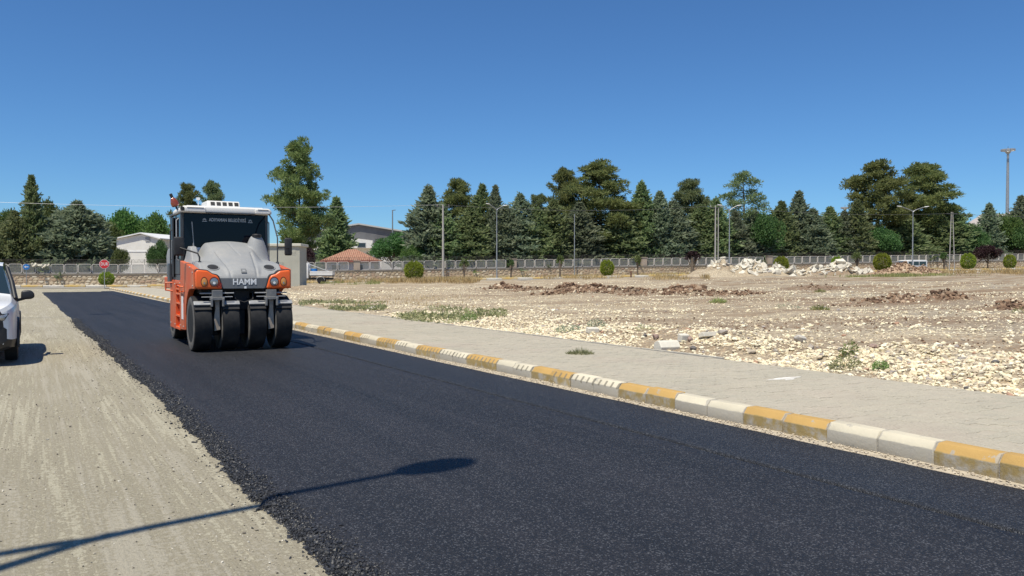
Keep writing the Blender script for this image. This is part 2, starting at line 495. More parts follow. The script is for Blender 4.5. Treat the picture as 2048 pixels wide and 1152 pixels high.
# ---- stone scatter (single low-poly stones joined in one mesh)
ICO_V = None
def ico():
    bm = bmesh.new(); bmesh.ops.create_icosphere(bm, subdivisions=1, radius=1.0)
    v = np.array([x.co[:] for x in bm.verts]); f = np.array([[q.index for q in p.verts] for p in bm.faces]); bm.free()
    return v, f
ICO_V, ICO_F = ico()
OCT_V = np.array([(1, 0, 0), (0, 1, 0), (-1, 0, 0), (0, -1, 0), (0, 0, 1), (0, 0, -1)], float)
OCT_F = np.array([(0, 1, 4), (1, 2, 4), (2, 3, 4), (3, 0, 4), (1, 0, 5), (2, 1, 5), (3, 2, 5), (0, 3, 5)])
def scatter_mesh(name, P, S, mat, rng, flat=.65, rough=.35, simple_=False):
    BV, BF_ = (OCT_V, OCT_F) if simple_ else (ICO_V, ICO_F)
    n = len(P); nv = len(BV)
    B = BV[None] * (1 + rough * (rng.random((n, nv, 1)) - .5) * 2)
    sc = np.column_stack([S * rng.uniform(.7, 1.3, n), S * rng.uniform(.7, 1.3, n), S * rng.uniform(flat * .7, flat * 1.3, n)])
    B = B * sc[:, None, :]
    tx = rng.uniform(-.5, .5, n)
    c, s = np.cos(tx)[:, None], np.sin(tx)[:, None]
    B = np.stack([B[..., 0], B[..., 1] * c - B[..., 2] * s, B[..., 1] * s + B[..., 2] * c], -1)
    a = rng.uniform(0, 6.283, n); c, s = np.cos(a)[:, None], np.sin(a)[:, None]
    B = np.stack([B[..., 0] * c - B[..., 1] * s, B[..., 0] * s + B[..., 1] * c, B[..., 2]], -1)
    B = B + P[:, None, :]
    F = (BF_[None] + (np.arange(n) * nv)[:, None, None]).reshape(-1, 3)
    return np_mesh(name, B.reshape(-1, 3), F, mat)
def island_material(name, cols, rough=.9, spec=.2):
    m, nt, b = new_mat(name)
    g = nt.nodes.new('ShaderNodeNewGeometry')
    r = nt.nodes.new('ShaderNodeValToRGB'); r.color_ramp.interpolation = 'CONSTANT'
    els = r.color_ramp.elements
    for i, (p, c) in enumerate(cols):
        e = els[i] if i < 2 else els.new(p)
        e.position = p; e.color = c4(c)
    L(nt, g.outputs['Random Per Island'], r.inputs[0])
    n = noise(nt, coords(nt), 25, 3)
    L(nt, mix(nt, .3, r.outputs[0], mix(nt, ramp(nt, n, .3, .7), (.2, .2, .2), (.8, .8, .8)), 'OVERLAY'), b.inputs['Base Color'])
    b.inputs['Roughness'].default_value = rough; b.inputs['Specular IOR Level'].default_value = spec
    return m
MAT_STONES = island_material('rubble_stones', [(0, (.74, .655, .46)), (.3, (.68, .58, .40)), (.5, (.82, .75, .56)), (.74, (.57, .48, .35)), (.88, (.42, .36, .28)), (.95, (.36, .32, .29)), (.985, (.42, .26, .18))])
MAT_CLODS = island_material('earth_clods', [(0, (.20, .130, .088)), (.35, (.27, .18, .12)), (.6, (.145, .092, .065)), (.80, (.38, .28, .195)), (.94, (.58, .48, .35))], .98, .05)
MAT_GRIT = island_material('road_grit', [(0, (.14, .125, .105)), (.25, (.28, .25, .20)), (.5, (.45, .41, .33)), (.8, (.66, .62, .53))], .95, .1)
MAT_GUTG = island_material('gutter_stones', [(0, (.50, .43, .33)), (.4, (.42, .36, .28)), (.7, (.60, .53, .42)), (.88, (.27, .24, .20))], .95, .1)
MAT_CRUMBS = island_material('asphalt_crumbs', [(0, (.016, .017, .020)), (.5, (.026, .027, .031)), (.85, (.040, .041, .046))], .5, .5)

def world_of(v, u): return PV.x * v + DV.x * u, PV.y * v + DV.y * u

# crumbs of asphalt along the ragged edge
n = 34000
u = -3 + 33 * rng.random(n) ** 1.7; e = np.abs(rng.normal(0, .095, n)) - .025; e = np.where(rng.random(n) < .035, -np.abs(rng.normal(.03, .08, n)), e)
v = left_edge(u) + e
keep = e < .45; u, v, e = u[keep], v[keep], e[keep]
s = rng.uniform(.004, .011, len(u)); s *= np.where(rng.random(len(u)) < .06, 1.6, 1) * np.where(e > .15, .8, 1)
x, y = world_of(v, u)
z = np.interp(e, [-.012, .004, .041, .122], [0, AH * .35, AH * .75, AH]) + s * np.where(e > .11, .15, .4)
stuff(link('asphalt_crumbs', scatter_mesh('asphalt_crumbs', np.column_stack([x, y, z]), s, MAT_CRUMBS, rng, .8), None), 'black loose asphalt crumbs along the ragged edge of the fresh road', 'asphalt crumbs')
# grit lying on the milled road
n = 26000
u = 2 + 26 * rng.random(n) ** 1.8; v = rng.uniform(-5.5, 1.25, n)
d = vnoise(v * .9, u * .6, 77); keep = (rng.random(n) < sst(.35, .75, d) + .12) & (v < left_edge(u) - .03); u, v = u[keep], v[keep]
s = rng.uniform(.003, .0075, len(u)) * np.where(rng.random(len(u)) < .03, 1.7, 1); x, y = world_of(v, u)
stuff(link('road_grit', scatter_mesh('road_grit', np.column_stack([x, y, s * .4 + .004]), s, MAT_GRIT, rng, .6), None), 'small dark and pale grit scattered on the milled road', 'grit')
# loose gravel in the gutter between asphalt and kerb
n = 9000
u = -4 + 50 * rng.random(n) ** 1.7; v = rng.uniform(RIGHT - .015, 6.145, n)
s = rng.uniform(.004, .012, n); x, y = world_of(v, u)
z = .020 + .022 * fbm(u * 1.3, v * 4, 61, 3) + .05 * np.clip((v - RIGHT) / .28, 0, 1) * np.clip(fbm(u * .5, v * 0 + 2, 63, 2) + .3, 0, 1)
stuff(link('gutter_gravel', scatter_mesh('gutter_gravel', np.column_stack([x, y, z]), s, MAT_GUTG, rng, .6), None), 'pale gravel and dust in the gutter beneath the kerb', 'gravel')
gl = np.arange(-8, 80, .2); gc = np.linspace(RIGHT - .03, 6.16, 6)
GU, GV = np.meshgrid(gl, gc, indexing='ij')
GZ = .012 + .02 * fbm(GU * 1.3, GV * 4, 61, 3) + .05 * np.clip((GV - RIGHT) / .28, 0, 1) * np.clip(fbm(GU * .5, GV * 0 + 2, 63, 2) + .3, 0, 1)
MAT_GUT = simple('gutter_dust', (.50, .44, .34), .95, c2=(.36, .31, .24), scale=9, bmp=.6, bscale=40, spec=.1)
struct(road_obj('gutter', np_mesh('gutter', np.column_stack([GV.ravel(), GU.ravel(), GZ.ravel()]), grid_faces(len(gl), len(gc)), MAT_GUT, True), MAT_GUT))

# ---- kerb: every block is a piece of its own
KV, KH, KW = 6.15, .20, .17
def kerb_paint(name, paint, low, ticks):
    m, nt, b = new_mat(name)
    t = nt.nodes.new('ShaderNodeTexCoord'); info = nt.nodes.new('ShaderNodeObjectInfo')
    off = nt.nodes.new('ShaderNodeVectorMath'); off.operation = 'ADD'
    L(nt, t.outputs['Object'], off.inputs[0])
    sc = nt.nodes.new('ShaderNodeVectorMath'); sc.operation = 'SCALE'; sc.inputs['Scale'].default_value = 1.0
    L(nt, info.outputs['Location'], sc.inputs[0]); L(nt, sc.outputs[0], off.inputs[1])
    g = off.outputs[0]
    sep = nt.nodes.new('ShaderNodeSeparateXYZ'); L(nt, t.outputs['Object'], sep.inputs[0])
    n1 = noise(nt, g, 7, 5, .65); n2 = noise(nt, g, 30, 4, .7); n3 = noise(nt, g, 2.2, 3)
    conc = mix(nt, ramp(nt, n2, .3, .7), (.36, .335, .29), (.43, .40, .345))
    c = mix(nt, ramp(nt, n3, .3, .7), paint, tuple(k * .86 for k in paint))
    # paint worn away at the ends of a block and in chips
    ends = math_n(nt, 'ABSOLUTE', sep.outputs[1])
    w = math_n(nt, 'ADD', math_n(nt, 'MULTIPLY', ramp(nt, ends, .215, .25), .26), n1)
    c = mix(nt, math_n(nt, 'MULTIPLY', ramp(nt, w, .63, .68), .8), c, conc)
    # the foot of the block: thin old paint over dusty concrete, colour darkened to deepen the upright face's shade
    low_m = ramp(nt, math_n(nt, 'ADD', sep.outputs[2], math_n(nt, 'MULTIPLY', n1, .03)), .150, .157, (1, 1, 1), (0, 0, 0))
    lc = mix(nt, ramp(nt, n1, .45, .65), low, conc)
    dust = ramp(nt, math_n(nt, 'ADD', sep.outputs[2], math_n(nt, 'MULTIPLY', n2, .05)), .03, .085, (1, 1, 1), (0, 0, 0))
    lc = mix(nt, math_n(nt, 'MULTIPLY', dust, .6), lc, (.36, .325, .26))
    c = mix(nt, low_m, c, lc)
    if ticks:
        tw = math_n(nt, 'SINE', math_n(nt, 'MULTIPLY', math_n(nt, 'ADD', sep.outputs[1], math_n(nt, 'MULTIPLY', n3, .05)), 2 * math.pi / .125))
        tm = math_n(nt, 'MULTIPLY', ramp(nt, tw, .45, .7), ramp(nt, math_n(nt, 'ADD', sep.outputs[2], math_n(nt, 'MULTIPLY', n1, .10)), .168, .178))
        up = ramp(nt, sep.outputs[2], .190, .196, (1, 1, 1), (0, 0, 0))
        tm = math_n(nt, 'MULTIPLY', tm, up)
        c = mix(nt, math_n(nt, 'MULTIPLY', tm, .8), c, (.19, .17, .13))
    L(nt, c, b.inputs['Base Color'])
    b.inputs['Roughness'].default_value = .8; b.inputs['Specular IOR Level'].default_value = .25
    bump(nt, b, math_n(nt, 'ADD', n2, math_n(nt, 'MULTIPLY', n1, .8)), .35, .012)
    return m
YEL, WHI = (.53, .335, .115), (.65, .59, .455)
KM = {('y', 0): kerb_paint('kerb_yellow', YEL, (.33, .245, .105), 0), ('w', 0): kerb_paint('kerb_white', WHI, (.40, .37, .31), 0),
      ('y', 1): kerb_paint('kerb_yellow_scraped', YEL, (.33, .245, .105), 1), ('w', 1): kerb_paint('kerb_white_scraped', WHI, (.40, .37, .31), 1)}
KL = .5
def kerb_mesh(key, seed):
    rr = random.Random(seed)
    b = MB()
    h = KL / 2 - .006
    ch = .062
    sec = [(0, -.06), (0, KH - ch), (.052, KH), (KW, KH), (KW, -.06)]
    b.prism(sec, 'y', -h, h)
    me = b.mesh('kerb_block', bevel=.007, seg=2, smooth=50)
    for vtx in me.vertices:
        k = .0025
        vtx.co += Vector((rr.uniform(-k, k), rr.uniform(-k, k), rr.uniform(-k, k)))
    me.materials.append(KM[key]); return me
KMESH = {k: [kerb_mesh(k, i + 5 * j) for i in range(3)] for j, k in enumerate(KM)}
kerb = struct(empty('kerb')); kerb.rotation_euler = (0, 0, TH)
# where the yellow pair begins: seen at x=1870 on the kerb line
def u_at_x(px, v):
    t = (px - 1024) / F_PX
    return v * (PV.x - t * PV.y) / (t * DV.y - DV.x)
U0 = u_at_x(1870, KV)
k0 = -12
last = None
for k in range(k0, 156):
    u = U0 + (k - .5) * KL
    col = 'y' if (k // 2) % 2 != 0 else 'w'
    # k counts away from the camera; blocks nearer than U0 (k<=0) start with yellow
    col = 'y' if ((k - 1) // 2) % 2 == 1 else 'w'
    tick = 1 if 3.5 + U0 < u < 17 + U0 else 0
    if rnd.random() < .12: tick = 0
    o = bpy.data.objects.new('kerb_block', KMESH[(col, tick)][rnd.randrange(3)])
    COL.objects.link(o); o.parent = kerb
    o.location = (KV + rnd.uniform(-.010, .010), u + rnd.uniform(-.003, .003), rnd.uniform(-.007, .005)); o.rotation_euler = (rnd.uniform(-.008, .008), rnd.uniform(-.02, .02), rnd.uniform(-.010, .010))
    last = u
MAT_MORTAR = simple('mortar', (.36, .34, .31), .95, c2=(.26, .24, .22), scale=20, bmp=.5)
mb = MB().prism([(KV + .014, -.05), (KV + .014, KH - .062 - .006), (KV + .062, KH - .013), (KV + KW - .012, KH - .013), (KV + KW - .012, -.05)], 'y', U0 + (k0 - 1) * KL, last + KL / 2)
mo = mb.build('mortar', MAT_MORTAR, kerb)
# the corner where the kerb turns into the cross street
cu0 = last + KL / 2
cr = 4.0
turn = TH + math.pi / 2 - math.atan2(WD.y, WD.x)       # from road heading to wall heading
nseg = int(cr * turn / KL)
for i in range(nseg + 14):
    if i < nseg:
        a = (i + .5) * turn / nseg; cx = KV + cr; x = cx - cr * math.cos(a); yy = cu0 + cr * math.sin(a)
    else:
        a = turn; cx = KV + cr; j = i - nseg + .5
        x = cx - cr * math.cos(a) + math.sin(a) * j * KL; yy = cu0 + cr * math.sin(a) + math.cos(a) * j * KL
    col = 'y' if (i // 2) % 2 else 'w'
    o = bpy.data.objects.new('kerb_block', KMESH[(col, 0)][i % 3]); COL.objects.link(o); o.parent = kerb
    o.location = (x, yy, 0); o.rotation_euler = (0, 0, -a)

# ---- pavement: bedding sheet plus zigzag paving stones
MAT_BED = simple('paving_sand', (.44, .40, .325), .95, c2=(.39, .35, .285), scale=5, bmp=.4, bscale=60, spec=.1)
def paver_material(island):
    m, nt, b = new_mat('paving_stone' + ('_far' if island else ''))
    g0 = nt.nodes.new('ShaderNodeNewGeometry')
    vec = nt.nodes.new('ShaderNodeMapping'); L(nt, g0.outputs['Position'], vec.inputs[0]); g = vec.outputs[0]
    if island:
        rv = g0.outputs['Random Per Island']
    else:
        info = nt.nodes.new('ShaderNodeObjectInfo'); rv = info.outputs['Random']
    c = mix(nt, rv, (.375, .348, .282), (.41, .378, .30))
    c = mix(nt, math_n(nt, 'MULTIPLY', ramp(nt, noise(nt, g, .8, 5, .6), .4, .7), .6), c, (.47, .42, .34))
    c = mix(nt, math_n(nt, 'MULTIPLY', ramp(nt, noise(nt, g, .45, 4), .55, .7), .45), c, (.40, .33, .275))
    c = mix(nt, .35, c, mix(nt, ramp(nt, noise(nt, g, 45, 3, .7), .3, .7), (.25, .25, .25), (.75, .75, .75)), 'OVERLAY')
    L(nt, c, b.inputs['Base Color']); b.inputs['Roughness'].default_value = .9; b.inputs['Specular IOR Level'].default_value = .2
    bump(nt, b, noise(nt, g, 70, 3), .3, .01)
    return m
MAT_PAVE, MAT_PAVE_FAR = paver_material(False), paver_material(True)
SW0, SW1, SWZ = KV + KW + .004, 9.36, .182
pav = struct(empty('pavement')); pav.rotation_euler = (0, 0, TH)
uu = np.concatenate([np.arange(-8, 30, .5), np.arange(30, 82, 2)]); vv = np.linspace(SW0, SW1, 7)
UU, VV2 = np.meshgrid(uu, vv, indexing='ij')
bed = link('bedding', np_mesh('bedding', np.column_stack([VV2.ravel(), UU.ravel(), np.full(UU.size, SWZ - .0022)]), grid_faces(len(uu), len(vv)), MAT_BED, True), MAT_BED, pav)
PLn, PWd, ZIG = .225, .1125, .014
def zig_outline():
    # long side along x with a zigzag, half-depth PWd/2
    g = .0022
    xs = [-PLn / 2 + g, -PLn / 4, 0, PLn / 4, PLn / 2 - g]
    zz = [0, ZIG, 0, -ZIG, 0]
    top = [(x, PWd / 2 - g + z) for x, z in zip(xs, zz)]
    bot = [(x, -PWd / 2 + g + z) for x, z in zip(xs, zz)]
    return bot + top[::-1]
out = zig_outline()
pm = MB(); no = len(out)
ins = [(x * .985, y * .97) for x, y in out]
pm.add([(x, y, -.02) for x, y in out] + [(x, y, -.002) for x, y in out] + [(x, y, 0) for x, y in ins],
       [(i, (i + 1) % no, no + (i + 1) % no, no + i) for i in range(no)] + [(no + i, no + (i + 1) % no, 2 * no + (i + 1) % no, 2 * no + i) for i in range(no)] +
       [(20, 21, 28, 29), (21, 22, 27, 28), (22, 23, 26, 27), (23, 24, 25, 26)])
pme = pm.mesh('paving_stone'); pme.materials.append(MAT_PAVE)
pv_np = np.array([v.co[:] for v in pme.vertices]); pf4 = np.array([list(p.vertices) for p in pme.polygons])
spots = []
for r in range(int((26 + 2) / PWd)):
    u = -2 + (r + .5) * PWd
    for c in range(14):
        v = SW0 + PLn / 2 + c * PLn - (PLn / 2 if r % 2 else 0) + .004
        if v - PLn / 2 < SW0 - .002 or v + PLn / 2 > SW1 + .06: continue
        spots.append((v, u))
def in_frame(v, u, z):
    w = uv(v, u, z); 
    if w.y < .5: return False
    a = w.x / w.y * F_PX; b = (CAM_H - z) / w.y * F_PX - 31
    return abs(a) < 1015 and b < 570
spots.sort(key=lambda s: (0 if in_frame(s[0], s[1], SWZ) else 1, uv(s[0], s[1]).length))
for (v, u) in spots[:300]:
    o = bpy.data.objects.new('paving_stone', pme); COL.objects.link(o); o.parent = pav
    o.location = (v, u, SWZ + rnd.gauss(0, .0018)); o.rotation_euler = (rnd.gauss(0, .008), rnd.gauss(0, .006), rnd.gauss(0, .006))
rest = np.array(spots[300:])
Z0 = SWZ + rng.normal(0, .0018, len(rest))
PV3 = pv_np[None] + np.column_stack([rest, Z0])[:, None, :]
PF3 = pf4[None] + (np.arange(len(rest)) * len(pv_np))[:, None, None]
o = link('paving_stones', np_mesh('paving_stones', PV3.reshape(-1, 3), PF3.reshape(-1, 4), MAT_PAVE_FAR), None, pav); o['kind'] = 'stuff'
uu = np.arange(26, 82.1, 2.0); UU, VV2 = np.meshgrid(uu, vv, indexing='ij')
link('far_paving', np_mesh('far_paving', np.column_stack([VV2.ravel(), UU.ravel(), np.full(UU.size, SWZ)]), grid_faces(len(uu), len(vv)), MAT_PAVE_FAR, True), None, pav)
# end of the pavement behind the rounded corner
poly = [(KV + cr - (cr - KW) * math.cos(a), cu0 + (cr - KW) * math.sin(a)) for a in np.linspace(0, turn, 9)]
poly = [(p[0], max(p[1], 82.0)) for p in poly if p[1] > 81.5] or [(KV, 82)]
# narrow edging stones behind the paving
MAT_EDGE = simple('edging_stone', (.42, .39, .33), .9, c2=(.5, .46, .38), scale=8, bmp=.3)
em = MB().box(-.03, .03, -.247, .247, -.08, .0).mesh('edging_stone', bevel=.006); em.materials.append(MAT_EDGE)
for k in range(90):
    u = -3 + k * .5
    if 3 < u < 9.5 and rnd.random() < .8: continue
    o = bpy.data.objects.new('edging_stone', em); COL.objects.link(o); o.parent = pav
    o.location = (SW1 + .095 + rnd.uniform(-.006, .006), u, SWZ + .012 + rnd.uniform(-.012, .006)); o.rotation_euler = (rnd.gauss(0, .01), 0, rnd.gauss(0, .01))
# pale plaster splash on the paving
pl = T(1572, 791); a0 = Matrix.Rotation(-TH, 2) @ Vector((pl.x, pl.y))
pp = [(a0.x + (.19 + .10 * math.sin(3 * t) + rnd.uniform(-.03, .03)) * math.cos(t) * 1.2, a0.y + (.09 + rnd.uniform(-.03, .02)) * math.sin(t)) for t in np.linspace(0, 6.28, 22)[:-1]]
MB().prism(pp, 'z', SWZ - .004, SWZ + .004).build('plaster_splash', simple('plaster', (.74, .72, .67), .9, c2=(.5, .47, .42), scale=12), pav)

# ---- cross street and its far kerb in front of the wall
def strip(name, mat, q0, q1, dz, s0=-75, s1=110, nq=6, extra=None):
    ss = np.arange(s0, s1, 1.5); qq = np.linspace(q0, q1, nq)
    S, Q = np.meshgrid(ss, qq, indexing='ij')
    X = WD.x * S + WN.x * Q; Y = WZ + WD.y * S + WN.y * Q
    Zz = gmac(X, Y) + dz
    return struct(link(name, np_mesh(name, np.column_stack([X.ravel(), Y.ravel(), Zz.ravel()]), grid_faces(len(ss), len(qq)), mat, True), mat))
MAT_STREET = simple('old_street', (.23, .215, .19), .9, c2=(.33, .30, .255), scale=.35, bmp=.2, bscale=20)
strip('cross_street', MAT_STREET, -13.2, -5.4, .02)
MAT_VERGE = simple('verge_soil', (.46, .38, .25), .95, c2=(.33, .29, .17), scale=.7, bmp=.5, bscale=10)
strip('verge', MAT_VERGE, -5.2, .4, .14, nq=4)
fk = struct(empty('street_kerb'))
fkm = {}
for col in 'yw':
    me = MB().prism([(0, -.1), (0, .18), (.05, .24), (.25, .24), (.25, -.1)], 'x', -.98, .98).mesh('kerb_block', bevel=.01)
    # outline above is (y,z) extruded along x: face towards -y
    me.materials.append(KM[(col, 0)]); fkm[col] = me
sfx = simple('faded_kerb', (.52, .43, .27), .9, c2=(.62, .56, .42), scale=1.5)
FKm = {'y': simple('street_kerb_yellow', (.62, .42, .13), .9, c2=(.55, .47, .32), scale=2.5), 'w': simple('street_kerb_white', (.70, .65, .55), .9, c2=(.55, .49, .39), scale=2.5)}
for c in 'yw':
    fkm[c].materials.clear(); fkm[c].materials.append(FKm[c])
for k in range(92):
    s = -74 + 2 * k
    p = wq(s, -5.35); o = bpy.data.objects.new('kerb_block', fkm['yw'[k % 2]]); COL.objects.link(o); o.parent = fk
    o.location = (p.x, p.y, float(gmac(p.x, p.y)) + rnd.uniform(-.02, .02)); o.rotation_euler = (0, 0, math.atan2(WD.y, WD.x) + rnd.gauss(0, .004))
# ================================================================ BOUNDARY WALL
WALL_A = math.atan2(WD.y, WD.x)
MAT_WSTONE = island_material('wall_stone', [(0, (.46, .37, .26)), (.25, (.53, .44, .32)), (.45, (.40, .30, .215)), (.6, (.60, .53, .42)), (.75, (.44, .32, .235)), (.9, (.36, .29, .22))], .9)
def wall_stone_obj_mat():
    m, nt, b = new_mat('wall_stone_single')
    info = nt.nodes.new('ShaderNodeObjectInfo')
    r = nt.nodes.new('ShaderNodeValToRGB'); r.color_ramp.interpolation = 'CONSTANT'
    for i, (p, c) in enumerate([(0, (.46, .37, .26)), (.25, (.55, .46, .34)), (.45, (.40, .30, .215)), (.6, (.64, .57, .46)), (.75, (.44, .32, .235)), (.9, (.36, .29, .22))]):
        e = r.color_ramp.elements[i] if i < 2 else r.color_ramp.elements.new(p)
        e.position = p; e.color = c4(c)
    L(nt, info.outputs['Random'], r.inputs[0])
    n = noise(nt, coords(nt), 6, 4)
    L(nt, mix(nt, .35, r.outputs[0], mix(nt, ramp(nt, n, .3, .7), (.2, .2, .2), (.8, .8, .8)), 'OVERLAY'), b.inputs['Base Color'])
    b.inputs['Roughness'].default_value = .9; return m
MAT_WS1 = wall_stone_obj_mat()
MAT_WMORTAR = simple('wall_mortar', (.40, .32, .235), .95, c2=(.48, .39, .28), scale=2, bmp=.4)
MAT_COPING = simple('coping', (.20, .185, .17), .9, c2=(.27, .25, .22), scale=1.5)
MAT_PFRAME = simple('panel_frame', (.66, .63, .59), .7, c2=(.55, .47, .43), scale=1.2)
MAT_MESH = simple('panel_mesh', (.33, .33, .31), .6, .3)
MAT_PILLAR = simple('pillar', (.40, .33, .27), .9, c2=(.33, .27, .23), scale=2)
MAT_WIRE = simple('barbed_wire', (.06, .055, .05), .7, .3)

wall = tag(empty('boundary_wall', (0, 0, 0)), 'long stone boundary wall topped with white framed mesh panels before the trees', 'wall')
S0, S1 = -66, 100
BASE_H, PAN_H, PIT = 1.30, 1.06, 1.36
def wz(s):
    p = wq(s, 0); return float(gmac(p.x, p.y))
# stone base (back core) and coping follow the rising ground
core = MB(); cop = MB()
st = 4.0
s = S0
while s < S1:
    e = s + st
    a, b = wz(s), wz(e)
    def P8(q0, q1, z0, z1):
        return [wq(s, q0, a + z0), wq(e, q0, b + z0), wq(e, q1, b + z0), wq(s, q1, a + z0), wq(s, q0, a + z1), wq(e, q0, b + z1), wq(e, q1, b + z1), wq(s, q1, a + z1)]
    fs = [(0, 3, 2, 1), (4, 5, 6, 7), (0, 1, 5, 4), (1, 2, 6, 5), (2, 3, 7, 6), (3, 0, 4, 7)]
    core.add(P8(0, .45, -.4, BASE_H), fs)
    cop.add(P8(-.08, .53, BASE_H, BASE_H + .16), fs)
    s = e
core.build('base_core', MAT_WMORTAR, wall)
cop.build('coping', MAT_COPING, wall)
# facing stones: the large ones on the left are pieces, the rest one mesh
def stone_mesh(seed):
    r = np.random.default_rng(seed)
    n = 8; b = MB()
    a = np.sort(np.linspace(0, 2 * math.pi, n, endpoint=False) + r.uniform(-.25, .25, n))
    rr = r.uniform(.82, 1.08, n)
    k = .5 / np.maximum(np.abs(np.cos(a)), np.abs(np.sin(a))) ** .6
    outer = [(math.cos(t) * q * w, math.sin(t) * q * w) for t, q, w in zip(a, k, rr)]
    b.add([(x, .03, z) for x, z in outer] + [(x * .95, -.012, z * .95) for x, z in outer] + [(x * .7, -.024 - r.uniform(0, .012), z * .7) for x, z in outer],
          [(i, (i + 1) % n, n + (i + 1) % n, n + i) for i in range(n)] + [(n + i, n + (i + 1) % n, 2 * n + (i + 1) % n, 2 * n + i) for i in range(n)] + [tuple(range(2 * n, 3 * n))])
    me = b.mesh('stone'); me.materials.append(MAT_WS1); return me
SM = [stone_mesh(i) for i in range(6)]
stones = []
s = S0
rows = 4
for r in range(rows):
    s = S0 + rnd.uniform(0, .4)
    while s < S1 - .5:
        w = rnd.uniform(.34, .66)
        h = (BASE_H - .04) / rows
        stones.append((s + w / 2, min(max(.02 + h * (r + .5) + rnd.uniform(-.10, .10), .16), BASE_H - .17), w * rnd.uniform(.7, .97), h * rnd.uniform(.6, 1.05)))
        s += w
def vis_left(t):
    p = wq(t[0], 0); x = 1024 + p.x / p.y * F_PX
    return x if 40 < x < 336 else (1000 + x if x > 640 else 9e9)
stones.sort(key=vis_left)
bigV = []; bigF = []; off = 0
SMv = [np.array([v.co[:] for v in m.vertices]) for m in SM]; SMf = [[tuple(p.vertices) for p in m.polygons] for m in SM]
mb = MB()
for i, (s, z, w, h) in enumerate(stones):
    p = wq(s, -.01); g = wz(s)
    k = rnd.randrange(6)
    if i < 290:
        o = bpy.data.objects.new('stone', SM[k]); COL.objects.link(o); o.parent = wall
        o.location = (p.x, p.y, g + z); o.rotation_euler = (0, 0, WALL_A); o.scale = (w, 1, h)
    else:
        M4 = Matrix.Translation((p.x, p.y, g + z)) @ Matrix.Rotation(WALL_A, 4, 'Z') @ Matrix.Diagonal((w, 1, h, 1))
        mb.add([M4 @ Vector(c) for c in SMv[k]], SMf[k])
o = mb.build('stones', MAT_WSTONE, wall, recalc=False); o['kind'] = 'stuff'
# panels
def rrect(w, h, r, n=4):
    pts = []
    for cx, cz, a0 in ((w / 2 - r, h / 2 - r, 0), (-w / 2 + r, h / 2 - r, 90), (-w / 2 + r, -h / 2 + r, 180), (w / 2 - r, -h / 2 + r, 270)):
        for k in range(n + 1):
            a = R(a0 + 90 * k / n); pts.append((cx + r * math.cos(a), cz + r * math.sin(a)))
    return pts
o1, o2 = rrect(PIT - .07, PAN_H - .02, .17), rrect(PIT - .18, PAN_H - .13, .12)
n = len(o1)
fm = MB(); fm.add([(x, -.05, z) for x, z in o1] + [(x, -.05, z) for x, z in o2] + [(x, .05, z) for x, z in o1] + [(x, .05, z) for x, z in o2],
                  [(i, (i + 1) % n, n + (i + 1) % n, n + i) for i in range(n)] + [(2 * n + i, 3 * n + i, 3 * n + (i + 1) % n, 2 * n + (i + 1) % n) for i in range(n)] +
                  [(i, 2 * n + i, 2 * n + (i + 1) % n, (i + 1) % n) for i in range(n)] + [(n + i, n + (i + 1) % n, 3 * n + (i + 1) % n, 3 * n + i) for i in range(n)])
fme = fm.mesh('fence_panel'); fme.materials.append(MAT_PFRAME)
im = MB(); w, h = PIT - .2, PAN_H - .15
for k in range(15):
    x = -w / 2 + w * (k + .5) / 15; im.box(x - .012, x + .012, -.008, .008, -h / 2, h / 2)
for k in range(12):
    z = -h / 2 + h * (k + .5) / 12; im.box(-w / 2, w / 2, .010, .024, z - .012, z + .012)
ime = im.mesh('mesh_infill'); ime.materials.append(MAT_MESH)
pil = MB().box(-.36, .36, -.3, .42, 0, PAN_H + .04).box(-.42, .42, -.36, .48, PAN_H + .04, PAN_H + .12).mesh('pillar', bevel=.01); pil.materials.append(MAT_PILLAR)
stake = MB().box(-.02, .02, -.02, .02, 0, .62).mesh('stake'); stake.materials.append(MAT_WIRE)
s = S0 + 1; k = 0
wires = MB()
pill_next = -41.0
while s < S1 - 2:
    g = wz(s)
    if s > pill_next:
        p = wq(s + .3, .2); o = bpy.data.objects.new('pillar', pil); COL.objects.link(o); o.parent = wall
        o.location = (p.x, p.y, g + BASE_H + .15); o.rotation_euler = (0, 0, WALL_A); pill_next += 19.8; s += 1.2; continue
    p = wq(s, .2); dz = rnd.uniform(-.012, .012)
    o = bpy.data.objects.new('fence_panel', fme); COL.objects.link(o); o.parent = wall
    o.location = (p.x, p.y, g + BASE_H + .15 + PAN_H / 2 + dz); o.rotation_euler = (0, math.atan2(-(wz(s + 1) - wz(s)), 1), WALL_A)
    i = bpy.data.objects.new('mesh_infill', ime); COL.objects.link(i); i.parent = o
    p2 = wq(s + PIT / 2, .2)
    q = bpy.data.objects.new('stake', stake); COL.objects.link(q); q.parent = wall; q.location = (p2.x, p2.y, g + BASE_H + .15 + PAN_H * .9); q.rotation_euler = (0, 0, WALL_A)
    s += PIT
for hz in (.14, .30, .46):
    pts = []
    for s in np.arange(S0, S1, 2.0):
        pts.append(wq(s, .2, wz(s) + BASE_H + .16 + PAN_H + hz + rnd.uniform(-.02, .02)))
    wires.tube(pts, .013, 4)
# coil of wire
pts = []
t = 0
while S0 + t * .085 < S1:
    s = S0 + t * .085; a = t * .9
    pts.append(wq(s, .2 + .16 * math.cos(a), wz(s) + BASE_H + .18 + PAN_H + .30 + .22 * math.sin(a))); t += 1
wires.tube(pts, .009, 3)
wires.build('barbed_wire', MAT_WIRE, wall, recalc=False)

